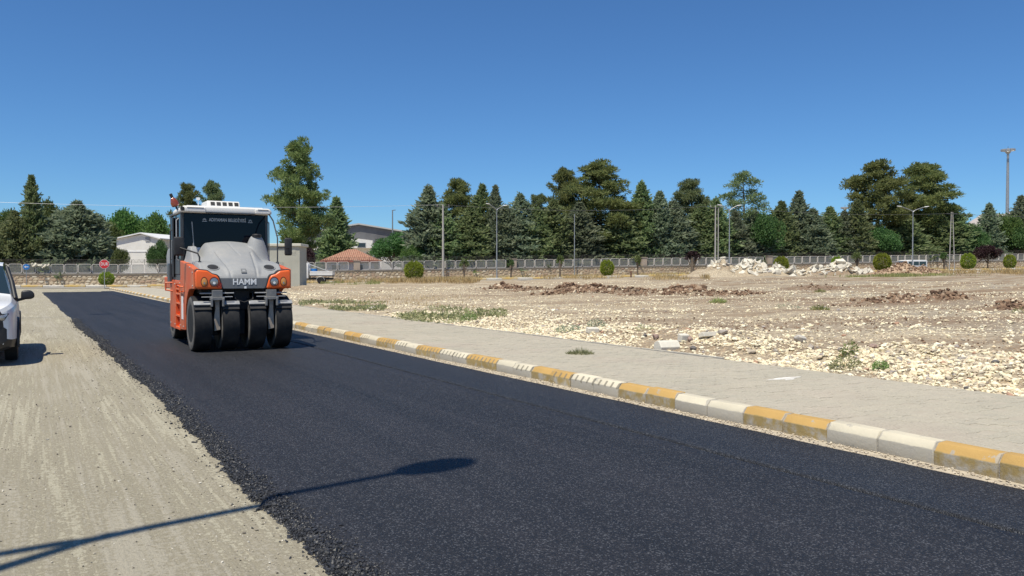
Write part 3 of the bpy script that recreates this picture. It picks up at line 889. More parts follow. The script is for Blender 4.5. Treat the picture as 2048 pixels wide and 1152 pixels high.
# cloth hanging over the wall panels on the far left
MAT_CLOTH = simple('pale_cloth', (.60, .56, .46), .95, c2=(.48, .44, .36), scale=3)
pc = at(80, 534, 88.3)
cg = MB(); nx, ny = 22, 10; vsx = []
for i in range(nx):
    for j in range(ny):
        a = (i / (nx - 1) - .5) * 1.75; t = j / (ny - 1)
        drop = .18 + .22 * (math.sin(i * .55) * .5 + .5) * (1 if i < 14 else .6)
        z = .26 * math.sin(i * .3 + .6) * .35 - t * drop + .05 * math.sin(i * 1.7 + j)
        vsx.append((a, -.14 - .10 * t - .05 * math.sin(i * 1.1 + j * .5), z))
for j in range(1): pass
cg.add(vsx, [(i * ny + j, (i + 1) * ny + j, (i + 1) * ny + j + 1, i * ny + j + 1) for i in range(nx - 1) for j in range(ny - 1)])
o = cg.build('cloth', MAT_CLOTH, None, smooth=60)
so = o.modifiers.new('thick', 'SOLIDIFY'); so.thickness = .02
sgl = (pc.x - 0) * WD.x + (pc.y - WZ) * WD.y
pw = wq(sgl, .2); o.location = (pw.x, pw.y, wz(sgl) + BASE_H + PAN_H + .14); o.rotation_euler = (0, 0, WALL_A)
tag(o, 'crumpled pale cloth draped over the wall panels beside the blue sign', 'cloth')

# ================================================================ TREES
def leaf_mat(name, ca, cb, cc, trans=.25, scale=.8):
    m, nt, b = new_mat(name)
    g = nt.nodes.new('ShaderNodeNewGeometry'); info = nt.nodes.new('ShaderNodeObjectInfo')
    n1 = noise(nt, coords(nt), scale, 3)
    c = mix(nt, ramp(nt, n1, .35, .65), ca, cb)
    c = mix(nt, math_n(nt, 'MULTIPLY', ramp(nt, g.outputs['Random Per Island'], .45, 1.0), .75), c, cc)
    hs = nt.nodes.new('ShaderNodeHueSaturation')
    L(nt, math_n(nt, 'ADD', .475, math_n(nt, 'MULTIPLY', info.outputs['Random'], .045)), hs.inputs['Hue'])
    L(nt, math_n(nt, 'ADD', .82, math_n(nt, 'MULTIPLY', info.outputs['Random'], .42)), hs.inputs['Value'])
    L(nt, c, hs.inputs['Color']); c = hs.outputs[0]
    L(nt, c, b.inputs['Base Color']); b.inputs['Roughness'].default_value = .55; b.inputs['Specular IOR Level'].default_value = .3
    tr = nt.nodes.new('ShaderNodeBsdfTranslucent'); L(nt, c, tr.inputs[0])
    ms = nt.nodes.new('ShaderNodeMixShader'); ms.inputs[0].default_value = trans
    L(nt, b.outputs[0], ms.inputs[1]); L(nt, tr.outputs[0], ms.inputs[2])
    L(nt, ms.outputs[0], nt.nodes['Material Output'].inputs[0]); return m
ML = {'blue': leaf_mat('cypress_foliage', (.15, .20, .13), (.22, .27, .175), (.34, .38, .26), .48),
      'green': leaf_mat('conifer_foliage', (.145, .20, .09), (.205, .265, .12), (.32, .36, .19), .48),
      'pine': leaf_mat('pine_needles', (.14, .195, .068), (.205, .255, .095), (.33, .37, .15), .48),
      'leaf': leaf_mat('broad_leaves', (.085, .17, .042), (.13, .225, .062), (.21, .31, .10), .45),
      'olive': leaf_mat('olive_leaves', (.11, .16, .045), (.145, .19, .065), (.20, .25, .10), .35),
      'dark': leaf_mat('dark_leaves', (.065, .14, .042), (.095, .18, .058), (.15, .24, .09), .45),
      'plum': leaf_mat('plum_leaves', (.030, .014, .016), (.045, .018, .020), (.06, .03, .03), .15),
      'ball': leaf_mat('clipped_leaves', (.20, .27, .03), (.27, .34, .045), (.36, .42, .08), .35, 3.0),
      'weed': leaf_mat('weed_leaves', (.26, .30, .13), (.33, .36, .18), (.43, .43, .25), .4, 3.0),
      'weedg': leaf_mat('green_weed_leaves', (.18, .27, .08), (.24, .33, .11), (.33, .40, .17), .35, 3.0),
      'teal': leaf_mat('grey_green_leaves', (.28, .35, .23), (.34, .41, .28), (.42, .48, .34), .35, 3.0),
      'dry': leaf_mat('dry_grass', (.42, .32, .13), (.50, .39, .18), (.56, .47, .25), .2, 1.0),
      'grass': leaf_mat('green_grass', (.27, .32, .10), (.34, .37, .14), (.44, .43, .20), .35, 1.0)}
MAT_BARK = simple('bark', (.11, .085, .065), .95, c2=(.17, .135, .10), scale=5, bmp=.5)

def nrm(a): return a / np.maximum(np.linalg.norm(a, axis=1, keepdims=True), 1e-6)
def leaf_mesh(name, C, D, Ln, W, rg, mat):
    D = nrm(D); n = len(C)
    side = nrm(np.cross(D, rg.normal(size=(n, 3))))
    nn = np.cross(D, side)
    Ln = Ln[:, None]; W = W[:, None]
    a = C; b = C + D * Ln * .45 + side * W * .5 + nn * W * .12; c = C + D * Ln; d = C + D * Ln * .45 - side * W * .5 + nn * W * .12
    V = np.stack([a, b, c, d], 1).reshape(-1, 3)
    return np_mesh(name, V, np.arange(4 * n).reshape(n, 4), mat)
def trunk_mesh(mb, H, r0, rg, lean=.02, top=1.0):
    pts = []; x = y = 0
    for k in range(9):
        t = k / 8 * top; pts.append((x, y, t * H - (.5 if k == 0 else 0))); x += rg.normal(0, lean * H / 8); y += rg.normal(0, lean * H / 8)
    mb.tube(pts, [max(.02, r0 * (1 - t * .93)) for t in np.linspace(0, 1, 9) * top], 7)
    P = np.array(pts)
    return lambda z: np.array([np.interp(z, P[:, 2], P[:, 0]), np.interp(z, P[:, 2], P[:, 1])])

def conifer(seed, H=10, Rr=2.6, nb=330, pw=.92, asc=.55, skirt=.03, leaf=1.4, spike=.5):
    rg = np.random.default_rng(seed); mb = MB(); tr = trunk_mesh(mb, H, .20, rg, .01)
    C = []; D = []; Ls = []
    ph = rg.uniform(0, 6.28, 4)
    for i in range(nb):
        t = skirt + (1 - skirt) * (i + rg.random()) / nb
        t = t ** .92
        z = t * H; az = i * 2.39996 + rg.normal(0, .4)
        lob = 1 + .14 * math.sin(az * 2 + ph[0] + t * 5) + .10 * math.sin(az * 3 + ph[1] - t * 9) + .10 * math.sin(t * 23 + ph[2])
        r = Rr * (max(0, 1 - t) ** pw) * lob * rg.uniform(.72, 1.12) + .05
        if t < .12: r *= .65 + 3 * t
        if rg.random() < .07: r *= 1.22
        if t > .84: r *= .30 + .70 * (1 - t) / .16
        dirh = np.array([math.cos(az), math.sin(az)])
        up = asc * (.6 + .9 * t) + rg.normal(0, .12)
        base = tr(z)
        if r > 1.0 and i % 3 == 0: mb.tube([(base[0], base[1], z), (base[0] + dirh[0] * r * .8, base[1] + dirh[1] * r * .8, z + r * .8 * up * .7)], [.045, .012], 4, False)
        k = max(4, int(r * 7))
        for s in np.linspace(.2, 1.0, k):
            s = s + rg.normal(0, .04)
            dr = -.18 * s * s * r * (1 - t)
            c0 = np.array([base[0] + dirh[0] * r * s, base[1] + dirh[1] * r * s, z + r * s * up * .7 + dr])
            m = 4 if s > .45 else 2
            sp = min(.15 + .22 * (1 - s) * min(r, 1.5), r * .30 + .02)
            for _ in range(m):
                C.append(c0 + rg.normal(0, sp, 3) * np.array([1, 1, .6]))
                D.append(np.array([dirh[0], dirh[1], up]) * .8 + rg.normal(0, .55, 3) + np.array([0, 0, .15])); Ls.append(rg.uniform(.22, .46) * (1 + (leaf - 1) * (1 - t ** 3)))
    for _ in range(int(40 * spike)):
        zz = H * rg.uniform(.90, 1.03); b_ = tr(H)
        C.append(np.array([b_[0], b_[1], zz]) + rg.normal(0, .05, 3)); D.append(rg.normal(0, .45, 3) + np.array([0, 0, 1.0])); Ls.append(rg.uniform(.2, .4))
    Ls = np.array(Ls)
    return mb.mesh('trunk', smooth=60), lambda mat: leaf_mesh('crown', np.array(C), np.array(D), Ls, Ls * rg.uniform(.30, .5, len(Ls)), rg, mat)

def pine(seed, H=12, Rr=3.2, bare=.22, ncl=130, need=105, top_w=.55, nl=58):
    rg = np.random.default_rng(seed); mb = MB(); tr = trunk_mesh(mb, H, .26, rg, .02, .97)
    C = []; D = []; Ls = []
    cl = []
    for i in range(nl):
        t = bare + (1 - bare) * (i + .5) / nl
        z = t * H; az = i * 2.39996 + rg.normal(0, .5)
        env = math.sin(min(1, (t - bare) / (.40 - bare * .5) + .38) * math.pi / 2) * (1 - max(0, (t - .45) / .55) ** 1.7 * (1 - top_w * .42))
        r = Rr * env * rg.uniform(.62, 1.12)
        base = tr(z); dh = np.array([math.cos(az), math.sin(az)]); up = .12 + .7 * t * t + rg.normal(0, .12)
        tip = np.array([base[0] + dh[0] * r, base[1] + dh[1] * r, z + r * up])
        mid = (np.array([base[0], base[1], z]) + tip) / 2 + np.array([0, 0, -.06 * r])
        mb.tube([(base[0], base[1], z - .1), tuple(mid), tuple(tip)], [.075 * (1.15 - t), .05 * (1.15 - t), .015], 5, False)
        k = max(2, int(r * 1.9))
        for j in range(k):
            s = .38 + .62 * (j + .5) / k
            c = np.array([base[0], base[1], z]) * (1 - s) + tip * s
            lat = np.array([-dh[1], dh[0], 0]) * rg.normal(0, .30 * r * (.3 + s * .6))
            cl.append((c + lat + rg.normal(0, .12, 3), rg.uniform(.46, .82) * (1.1 - .2 * t)))
        cl.append((tip, rg.uniform(.40, .6)))
    for _ in range(4): cl.append((np.array([*tr(H * .97), H * .985]) + rg.normal(0, .28, 3), .45))
    for c, rad in cl:
        m = int(need * (rad / .55) ** 2)
        d = nrm(rg.normal(size=(m, 3)) + np.array([0, 0, .35]))
        st_ = rg.uniform(.1, .75, m)[:, None] * rad
        C.append(c + d * st_ * np.array([1.15, 1.15, .75])); D.append(d + rg.normal(0, .35, (m, 3)) + np.array([0, 0, .25])); Ls.append(rg.uniform(.22, .40, m))
    C = np.concatenate(C); D = np.concatenate(D); Ls = np.concatenate(Ls)
    return mb.mesh('trunk', smooth=60), lambda mat: leaf_mesh('crown', C, D, Ls, Ls * .30, rg, mat)

def broadleaf(seed, H=7, Rr=3, nl=26, per=420, leaf=.30, low=.18, flat=.8):
    rg = np.random.default_rng(seed); mb = MB(); tr = trunk_mesh(mb, H, .16, rg, .02, .75)
    C = []; D = []; Ls = []
    for i in range(nl):
        d = nrm(rg.normal(size=(1, 3)))[0]; d[2] = abs(d[2]) * 1.1 - .35
        rr = rg.uniform(.45, .8)
        c = np.array([d[0] * Rr * rr, d[1] * Rr * rr, H * (low + (1 - low) * .5) + d[2] * H * (1 - low) * .5 * rr * 1.15])
        rad = Rr * rg.uniform(.26, .42)
        z0 = H * rg.uniform(.2, .45); b_ = tr(z0)
        mb.tube([(b_[0], b_[1], z0), tuple((c + np.array([b_[0], b_[1], z0])) / 2 + np.array([0, 0, -.1])), tuple(c)], [.07, .045, .015], 5, False)
        m = per
        dd = nrm(rg.normal(size=(m, 3))); s = rg.uniform(.35, 1.05, m)[:, None] ** .6
        bumpy = 1 + .25 * np.sin(dd[:, :1] * 5 + i) * np.sin(dd[:, 1:2] * 6) 
        C.append(c + dd * s * rad * bumpy * np.array([1, 1, flat])); D.append(dd * .6 + rg.normal(0, .6, (m, 3)) + np.array([0, 0, -.1])); Ls.append(rg.uniform(.6, 1.1, m) * leaf)
    C = np.concatenate(C); D = np.concatenate(D); Ls = np.concatenate(Ls)
    C[:, 2] = np.maximum(C[:, 2], .12)
    return mb.mesh('trunk', smooth=60), lambda mat: leaf_mesh('crown', C, D, Ls, Ls * rg.uniform(.5, .75, len(Ls)), rg, mat)

def protos(fn, seeds, mats, H, Rr, **kw):
    out = []
    for s in seeds:
        tm, cf = fn(s, H=H, Rr=Rr, **kw); tm.materials.append(MAT_BARK)
        base = cf(ML[mats[0]])
        d = {mats[0]: base}
        for m in mats[1:]:
            c = base.copy(); c.materials.clear(); c.materials.append(ML[m]); d[m] = c
        out.append((tm, d, H, Rr))
    return out
PR = {'con': protos(conifer, (1, 2, 3, 4), ('blue', 'green'), 10, 2.4),
      'spire': protos(conifer, (11, 12), ('blue', 'green'), 10, 1.7, pw=1.0, asc=.9, nb=320),
      'broad': protos(conifer, (21, 22), ('blue', 'green'), 8, 3.4, pw=.80, asc=.25, nb=400),
      'pine': protos(pine, (31, 32, 33, 34), ('pine', 'green'), 12, 3.2),
      'open': protos(pine, (35,), ('pine', 'green'), 12, 2.8, bare=.45, nl=24, need=60),
      'leaf': protos(broadleaf, (41, 42, 43), ('leaf', 'olive', 'dark', 'plum'), 7, 3.0),
      'sap': protos(broadleaf, (51, 52), ('olive', 'dark', 'plum'), 2.4, .6, nl=9, per=70, leaf=.16, low=.5)}
def tree(kind, var, mat, px, top, hw, q, name, label, cat='tree', group=None, base=None, lean=0.0):
    """stand a tree q metres beyond the wall so that its top and half-width read as in the photograph"""
    t = (px - 1024) / F_PX
    Y = (WZ + q * WL) / (1 - WK * t); X = t * Y
    if base is not None: Y = base; X = t * Y
    g = float(gmac(X, Y)); 
    hgt = at(px, top, Y).z - g
    w = hw / F_PX * Y
    tm, d, H, Rr = PR[kind][var % len(PR[kind])]
    if base is None and q > 0:
        q = max(q, w * {'con': 1.75, 'spire': 1.5, 'broad': 1.35}.get(kind, 1.1) + .3); Y = (WZ + q * WL) / (1 - WK * t); X = t * Y
        g = float(gmac(X, Y)); hgt = at(px, top, Y).z - g; w = hw / F_PX * Y
    root = empty(name, (X, Y, g), rnd.uniform(0, 6.28))
    w *= {'con': 1.6, 'spire': 1.45, 'broad': 1.25, 'pine': 1.18, 'open': 1.1, 'leaf': 1.0, 'sap': 1.0}[kind]
    root.scale = (w / Rr, w / Rr, hgt / H)
    for nm, me in (('trunk', tm), ('crown', d[mat])):
        o = bpy.data.objects.new(nm, me); COL.objects.link(o); o.parent = root
    tag(root, label, cat, group); return root
G1 = 'trees behind the boundary wall'
TREES = [
 ('leaf', 0, 'olive', 8, 402, 40, 12, 'broadleaf_tree', 'leafy olive-green tree at the far left edge behind the white car'),
 ('broad', 0, 'green', 30, 425, 50, 3, 'conifer_tree', 'dark spreading conifer behind the wall above the white car'),
 ('spire', 0, 'green', 66, 355, 24, 5, 'cypress_tree', 'tall thin cypress with a spire above the blue arrow sign'),
 ('leaf', 1, 'olive', 98, 390, 34, 11, 'broadleaf_tree', 'olive-green leafy tree just behind the thin cypress spire'),
 ('broad', 1, 'blue', 155, 406, 78, 3, 'conifer_tree', 'broad blue-green conifer with layered boughs left of the stop sign'),
 ('leaf', 2, 'olive', 205, 424, 42, 38, 'broadleaf_tree', 'yellowish green leafy tree behind and right of the broad blue-green conifer'),
 ('leaf', 0, 'leaf', 252, 403, 46, 42, 'broadleaf_tree', 'rounded dark green leafy tree above the white building'),
 ('leaf', 1, 'leaf', 312, 418, 38, 40, 'broadleaf_tree', 'bright green leafy tree between the white building and the roller cab'),
 ('leaf', 2, 'dark', 318, 478, 24, 5, 'broadleaf_tree', 'low dark leafy tree between the white building and the roller, above the wall'),
 ('leaf', 0, 'olive', 242, 488, 20, 4, 'broadleaf_tree', 'low olive bush tree just right of the stop sign behind the wall'),
 ('pine', 1, 'pine', 378, 378, 28, 22, 'pine_tree', 'pine crown showing above the left end of the roller roof'),
 ('pine', 2, 'green', 428, 374, 30, 26, 'pine_tree', 'pine crown showing above the roof air conditioner of the roller'),
 ('pine', 0, 'pine', 600, 299, 47, 9, 'pine_tree', 'tallest pine, standing alone just right of the roller'),
 ('spire', 1, 'green', 673, 398, 31, 24, 'cypress_tree', 'dense pointed cypress alone in front of the grey warehouse'),
 ('leaf', 1, 'plum', 618, 492, 16, 3, 'plum_tree', 'dark purple-leaved tree behind the beige kiosk'),
 ('leaf', 2, 'dark', 786, 462, 46, 14, 'broadleaf_tree', 'spreading dark green leafy tree right of the red tiled roof'),
 ('leaf', 1, 'leaf', 826, 486, 26, 3, 'broadleaf_tree', 'low bright leafy tree at the foot of the leftmost right-hand conifer'),
 ('con', 0, 'blue', 858, 376, 40, 5, 'conifer_tree', 'grey-green conifer at the left end of the long tree row'),
 ('pine', 3, 'pine', 914, 369, 44, 8, 'pine_tree', 'olive pine right of the concrete pole in the long tree row'),
 ('con', 1, 'green', 965, 372, 32, 7, 'conifer_tree', 'pointed conifer just left of the tall double-armed lamp'),
 ('spire', 0, 'blue', 991, 374, 22, 5, 'cypress_tree', 'thin-tipped cypress right behind the leftmost double-armed lamp'),
 ('con', 2, 'blue', 1040, 391, 38, 5, 'conifer_tree', 'conical grey-green conifer right of the leftmost double-armed lamp'),
 ('pine', 1, 'green', 1074, 398, 30, 10, 'pine_tree', 'small pine in the dip left of the big twin pine crown'),
 ('con', 3, 'green', 1106, 402, 36, 4, 'conifer_tree', 'dark conifer in front of the left side of the big pine crown'),
 ('pine', 2, 'pine', 1132, 349, 40, 12, 'pine_tree', 'left stem of the big twin pine crown in mid-row'),
 ('pine', 0, 'pine', 1202, 338, 66, 8, 'pine_tree', 'widest olive pine in the middle of the long tree row'),
 ('con', 0, 'green', 1282, 368, 34, 6, 'conifer_tree', 'pointed conifer just right of the widest middle pine'),
 ('con', 1, 'blue', 1318, 386, 34, 5, 'conifer_tree', 'second pointed conifer right of the widest middle pine'),
 ('con', 3, 'blue', 1348, 404, 40, 4, 'conifer_tree', 'low conifer behind the thin purple sapling'),
 ('pine', 3, 'green', 1384, 369, 42, 9, 'pine_tree', 'dull green pine left of the pair of thin utility poles'),
 ('con', 2, 'green', 1430, 400, 36, 4, 'conifer_tree', 'conifer behind the pair of thin utility poles'),
 ('open', 0, 'green', 1487, 352, 46, 8, 'pine_tree', 'open-crowned pine with a bough reaching right above the rubble heap'),
 ('con', 0, 'blue', 1470, 425, 30, 3, 'conifer_tree', 'low conifer behind the middle double-armed lamp'),
 ('leaf', 0, 'dark', 1530, 412, 38, 3, 'broadleaf_tree', 'deep green leafy tree behind the white rubble heap'),
 ('con', 1, 'green', 1562, 405, 32, 6, 'conifer_tree', 'conifer right of the deep green leafy tree behind the rubble'),
 ('spire', 1, 'blue', 1596, 386, 30, 7, 'cypress_tree', 'tall pointed conifer above the right part of the rubble heap'),
 ('con', 2, 'blue', 1626, 420, 34, 4, 'conifer_tree', 'first low conifer right of the pointed one above the rubble'),
 ('con', 3, 'green', 1660, 416, 32, 5, 'conifer_tree', 'second low conifer right of the pointed one above the rubble'),
 ('con', 0, 'blue', 1688, 424, 28, 4, 'conifer_tree', 'low conifer just left of the brownish thin conifer'),
 ('spire', 0, 'green', 1712, 402, 26, 3, 'conifer_tree', 'brownish thin conifer left of the right-hand pine pair'),
 ('pine', 3, 'pine', 1757, 333, 60, 8, 'pine_tree', 'left pine of the tall pair on the right'),
 ('pine', 2, 'pine', 1848, 338, 62, 9, 'pine_tree', 'right pine of the tall pair, behind the right double-armed lamp'),
 ('leaf', 1, 'dark', 1762, 450, 40, 2, 'broadleaf_tree', 'dark leafy tree under the left pine of the tall pair'),
 ('con', 1, 'green', 1806, 425, 40, 3, 'conifer_tree', 'low conifer filling the gap beneath the tall pine pair'),
 ('con', 2, 'green', 1903, 412, 36, 5, 'conifer_tree', 'conifer behind the lattice pole on the right'),
 ('leaf', 2, 'dark', 1945, 446, 36, 4, 'broadleaf_tree', 'green leafy tree left of the dark plum tree, below the pale hill'),
 ('spire', 1, 'blue', 1977, 410, 24, 6, 'cypress_tree', 'dark pointed conifer just right of the pale distant hill'),
 ('leaf', 0, 'leaf', 2012, 416, 38, 6, 'broadleaf_tree', 'leafy green tree at the foot of the floodlight mast'),
 ('con', 3, 'blue', 2042, 394, 30, 8, 'conifer_tree', 'pointed conifer at the right edge of the picture'),
 ('leaf', 1, 'dark', 2040, 450, 36, 3, 'broadleaf_tree', 'dark leafy tree low at the right edge behind the wall'),
 ('con', 0, 'green', 886, 412, 34, 3, 'conifer_tree', 'low conifer behind the concrete pole'),
 ('con', 2, 'green', 940, 414, 36, 3, 'conifer_tree', 'low conifer between the concrete pole and the leftmost double-armed lamp'),
 ('con', 1, 'blue', 1160, 408, 40, 3, 'conifer_tree', 'low conifer before the twin pine crown, by the thin pale pole'),
 ('con', 3, 'green', 1238, 402, 40, 3, 'conifer_tree', 'low conifer below the right side of the widest middle pine'),
 ('con', 0, 'blue', 1012, 414, 34, 3, 'conifer_tree', 'low dark conifer just right of the leftmost double-armed lamp pole'),
 ('con', 2, 'green', 1075, 418, 38, 2, 'conifer_tree', 'low conifer in front of the small pine left of the twin crown'),
 ('con', 3, 'blue', 1508, 424, 36, 2, 'conifer_tree', 'low conifer under the open-crowned pine with the reaching bough'),
 ('con', 1, 'green', 1402, 412, 38, 2, 'conifer_tree', 'low conifer in front of the dull green pine by the utility poles'),
 ('con', 0, 'green', 1875, 425, 38, 3, 'conifer_tree', 'low conifer under the right pine of the tall pair'),
 ('con', 2, 'blue', 110, 440, 40, 6, 'conifer_tree', 'dark conifer between the thin cypress and the broad blue-green conifer'),
]
for a in TREES:
    tree(*a, group=G1)

# clipped round bushes on the verge
def ball_proto(seed, squat=1.0):
    rg = np.random.default_rng(seed); n = 5200
    d = nrm(rg.normal(size=(n, 3)))
    C = d * (.5 * rg.uniform(.80, 1.0, n)[:, None] ** .5) * np.array([1, 1, squat]) + np.array([0, 0, .52 * squat])
    C *= 1 + .05 * np.sin(d[:, :1] * 9 + seed) * np.sin(d[:, 2:] * 8) + .045 * np.sin(d[:, 1:2] * 17) * np.sin(d[:, :1] * 15 + seed)
    Ln = rg.uniform(.04, .11, n)
    me = leaf_mesh('crown', C, d + rg.normal(0, .5, (n, 3)), Ln, Ln * .6, rg, ML['ball'])
    tk = MB().tube([(0, 0, -.25), (0, 0, .5)], .05, 6).mesh('trunk'); tk.materials.append(MAT_BARK)
    return me, tk
BALL = [ball_proto(i) for i in (61, 62)]
for i, (px, y0, y1, w, lab) in enumerate([
    (828, 524, 552, 36, 'round clipped bush right of the red roofed house, nearest the truck'), (1214, 521, 547, 26, 'round clipped bush in mid-picture below the widest pine'),
    (1562, 514, 540, 27, 'round clipped bush peeping over the middle of the rubble heap'), (1674, 514, 538, 22, 'small round clipped bush behind the right end of the rubble heap'),
    (1764, 508, 537, 31, 'large round clipped bush between the rubble heap and the brown mound'), (1936, 508, 532, 26, 'round clipped bush left of the dark plum tree'),
    (2019, 510, 531, 21, 'round clipped bush right of the dark plum tree at the edge'), (213, 545, 561, 27, 'squat clipped bush right behind the stop sign')]):
    t = (px - 1024) / F_PX; Y = (WZ - 4.4 * WL) / (1 - WK * t); X = t * Y
    b, tp = at(px, y1, Y), at(px, y0, Y)
    g = float(gmac(X, Y)) + .14
    root = empty('clipped_bush', (X, Y, g)); hgt = tp.z - max(g, min(b.z, g + .3))
    if i != 7: root.location.z = g
    sx = w / F_PX * Y
    root.scale = (sx, sx, (tp.z - g) / 1.04)
    me, tk = BALL[i % 2]
    for nm, m_ in (('crown', me), ('trunk', tk)):
        o = bpy.data.objects.new(nm, m_); COL.objects.link(o); o.parent = root
    tag(root, lab, 'bush', 'clipped bushes along the verge')
# saplings and the plum tree on the verge
for kind, var, mat, px, top, hw, lab in [
    ('sap', 0, 'olive', 1120, 508, 9, 'thin staked sapling left of the mid-picture clipped bush'), ('sap', 1, 'dark', 1022, 518, 8, 'thin sapling right of the leftmost double-armed lamp'),
    ('sap', 0, 'plum', 1385, 500, 18, 'thin purplish sapling left of the rubble heap'), ('sap', 1, 'olive', 1714, 504, 10, 'thin sapling left of the large round clipped bush'),
    ('sap', 0, 'dark', 1888, 504, 10, 'thin sapling beside the lattice pole'), ('sap', 1, 'olive', 928, 518, 10, 'thin sapling midway between concrete pole and lamp'), ('sap', 1, 'olive', 1275, 510, 8, 'thin sapling right of the mid-picture clipped bush')]:
    t = (px - 1024) / F_PX; tree(kind, var, mat, px, top, hw, -3.0, 'sapling', lab, 'sapling', 'saplings along the verge')
tree('leaf', 0, 'plum', 1975, 484, 26, -3.2, 'plum_tree', 'dark purple plum tree in front of the wall at right', 'tree')

# ================================================================ BUILDINGS AND HILL
MAT_WHITEWALL = simple('white_wall', (.74, .73, .70), .8, c2=(.66, .65, .62), scale=.8)
MAT_WHITEROOF = simple('white_sheet', (.80, .80, .80), .45, c2=(.72, .73, .74), scale=.5)
MAT_DARKROOF = simple('grey_cladding', (.115, .115, .12), .6, c2=(.15, .15, .155), scale=.4)
MAT_GLASSFAR = simple('window_glass', (.03, .04, .05), .1)
MAT_TILE = simple('roof_tile', (.34, .165, .11), .85, c2=(.42, .25, .175), scale=3, bmp=.3)
MAT_EAVES = simple('fascia', (.30, .10, .07), .7)
# white building
p = at(276, 520, 118.0); g = float(gmac(p.x, p.y))
wb = tag(empty('white_building', (p.x, p.y, g), R(-6)), 'white building with a low pale gable roof between the trees', 'building')
zt, ze = at(276, 467, 118).z - g, at(276, 478, 118).z - g
hw = 3.3
MB().prism([(-hw, 0), (hw, 0), (hw, ze), (.6, zt - .12), (-hw, ze)], 'y', 0, 9).build('wall', MAT_WHITEWALL, wb)
rf = MB()
rf.prism([(-hw - .35, ze - .06), (.6, zt - .02), (hw + .35, ze - .06), (hw + .35, ze + .1), (.6, zt + .14), (-hw - .35, ze + .1)], 'y', -.4, 9.3)
rf.build('roof', MAT_WHITEROOF, wb)
MB().box(-hw - .06, hw + .06, -.06, -.003, ze - 1.9, ze - 1.7).build('band', MAT_WHITEROOF, wb)
for x in ():
    f = MB().box(x - .5, x + .5, -.05, -.004, ze - 3.4, ze - 2.2).build('window', MAT_WHITEROOF, wb); MB().box(x - .42, x + .42, -.075, -.052, ze - 3.3, ze - 2.3).build('pane', MAT_GLASSFAR, f)
MB().box(1.2, 1.9, -.1, -.003, ze - .35, ze + .25).build('vent', simple('vent_grey', (.3, .31, .33), .6), wb)
# warehouse
Yw = 172.0; p = at(718, 520, Yw); g = float(gmac(p.x, p.y))
wh = tag(empty('warehouse', (p.x, p.y, g), R(3)), 'large warehouse with dark grey gable and white lower walls behind the cypress', 'building')
za, ze, zw = at(718, 447, Yw).z - g, at(830, 468, Yw).z - g, at(718, 493, Yw).z - g
hw = 12.4
MB().prism([(-hw, zw), (hw, zw), (hw, ze), (0, za - .3), (-hw, ze)], 'y', 0, 26).build('gable', MAT_DARKROOF, wh)
MB().box(-hw + .05, hw - .05, -.02, 25.9, -.2, zw - .003).build('wall', MAT_WHITEWALL, wh)
MB().prism([(-hw - .6, ze - .1), (0, za - .25), (hw + .6, ze - .1), (hw + .6, ze + .2), (0, za + .05), (-hw - .6, ze + .2)], 'y', -.6, 26.5).build('roof', simple('roof_edge', (.46, .46, .45), .6), wh)
MB().prism([(-3.5, zw - .4), (3.2, zw - .4), (3.2, zw + 1.2), (0, zw + 1.6), (-3.5, zw + 1.2)], 'y', -2.6, -.06).build('porch', MAT_WHITEWALL, wh)
for x in (-2.6, .9):
    f = MB().box(x - .9, x + .9, -2.68, -2.603, zw - .3, zw + .75).build('window', simple('frame_grey', (.5, .5, .5), .6), wh); MB().box(x - .8, x + .8, -2.72, -2.684, zw - .2, zw + .65).build('pane', MAT_GLASSFAR, f)
for x in (-9, -6.5, 6, 8.5):
    f = MB().box(x - .8, x + .8, -.1, -.023, zw - 2.2, zw - .8).build('window', bpy.data.materials['frame_grey'], wh); MB().box(x - .7, x + .7, -.14, -.103, zw - 2.1, zw - .9).build('pane', MAT_GLASSFAR, f)
# house with the tiled roof
Yh = 102.0; p = at(698, 522, Yh); g = float(gmac(p.x, p.y))
hs = tag(empty('tiled_house', (p.x, p.y, g), R(4)), 'low house with a red tiled hip roof just behind the wall', 'house')
za, ze = at(697, 497, Yh).z - g, at(697, 521, Yh).z - g
hx, hy = 3.6, 3.6
MB().box(-hx + .5, hx - .5, .5, 2 * hy - .5, -.2, ze - .02).build('wall', MAT_WHITEWALL, hs)
def hip(x0, x1, y0, y1, ze, za, r=1.2):
    cx, cy = (x0 + x1) / 2, (y0 + y1) / 2
    b = MB(); b.add([(x0, y0, ze), (x1, y0, ze), (x1, y1, ze), (x0, y1, ze), (cx - r, cy, za), (cx + r, cy, za)], [(0, 1, 5, 4), (1, 2, 5), (2, 3, 4, 5), (3, 0, 4), (0, 3, 2, 1)]); return b
roof = hip(-hx, hx, 0, 2 * hy, ze, za, .5).build('roof', MAT_TILE, hs)
rb = MB()
for k in range(-14, 15):                      # raised rows of tiles on the front slope
    x = k * .25
    t = max(0.0, min(1.0, (hx - abs(x)) / (hx - .5)))
    rb.tube([(x, -.02, ze + .03), (x, hy * t - .05, ze + (za - ze) * t + .0)], .05, 5)
rb.build('tile_rows', MAT_TILE, roof)
MB().box(-hx - .04, hx + .04, -.06, -.004, ze - .2, ze + .02).build('fascia', MAT_EAVES, hs)
for x in (-1.7, 1.2):
    f = MB().box(x - .6, x + .6, .42, .497, 1.0, 2.2).build('window', MAT_WHITEROOF, hs); MB().box(x - .5, x + .5, .39, .417, 1.1, 2.1).build('pane', MAT_GLASSFAR, f)
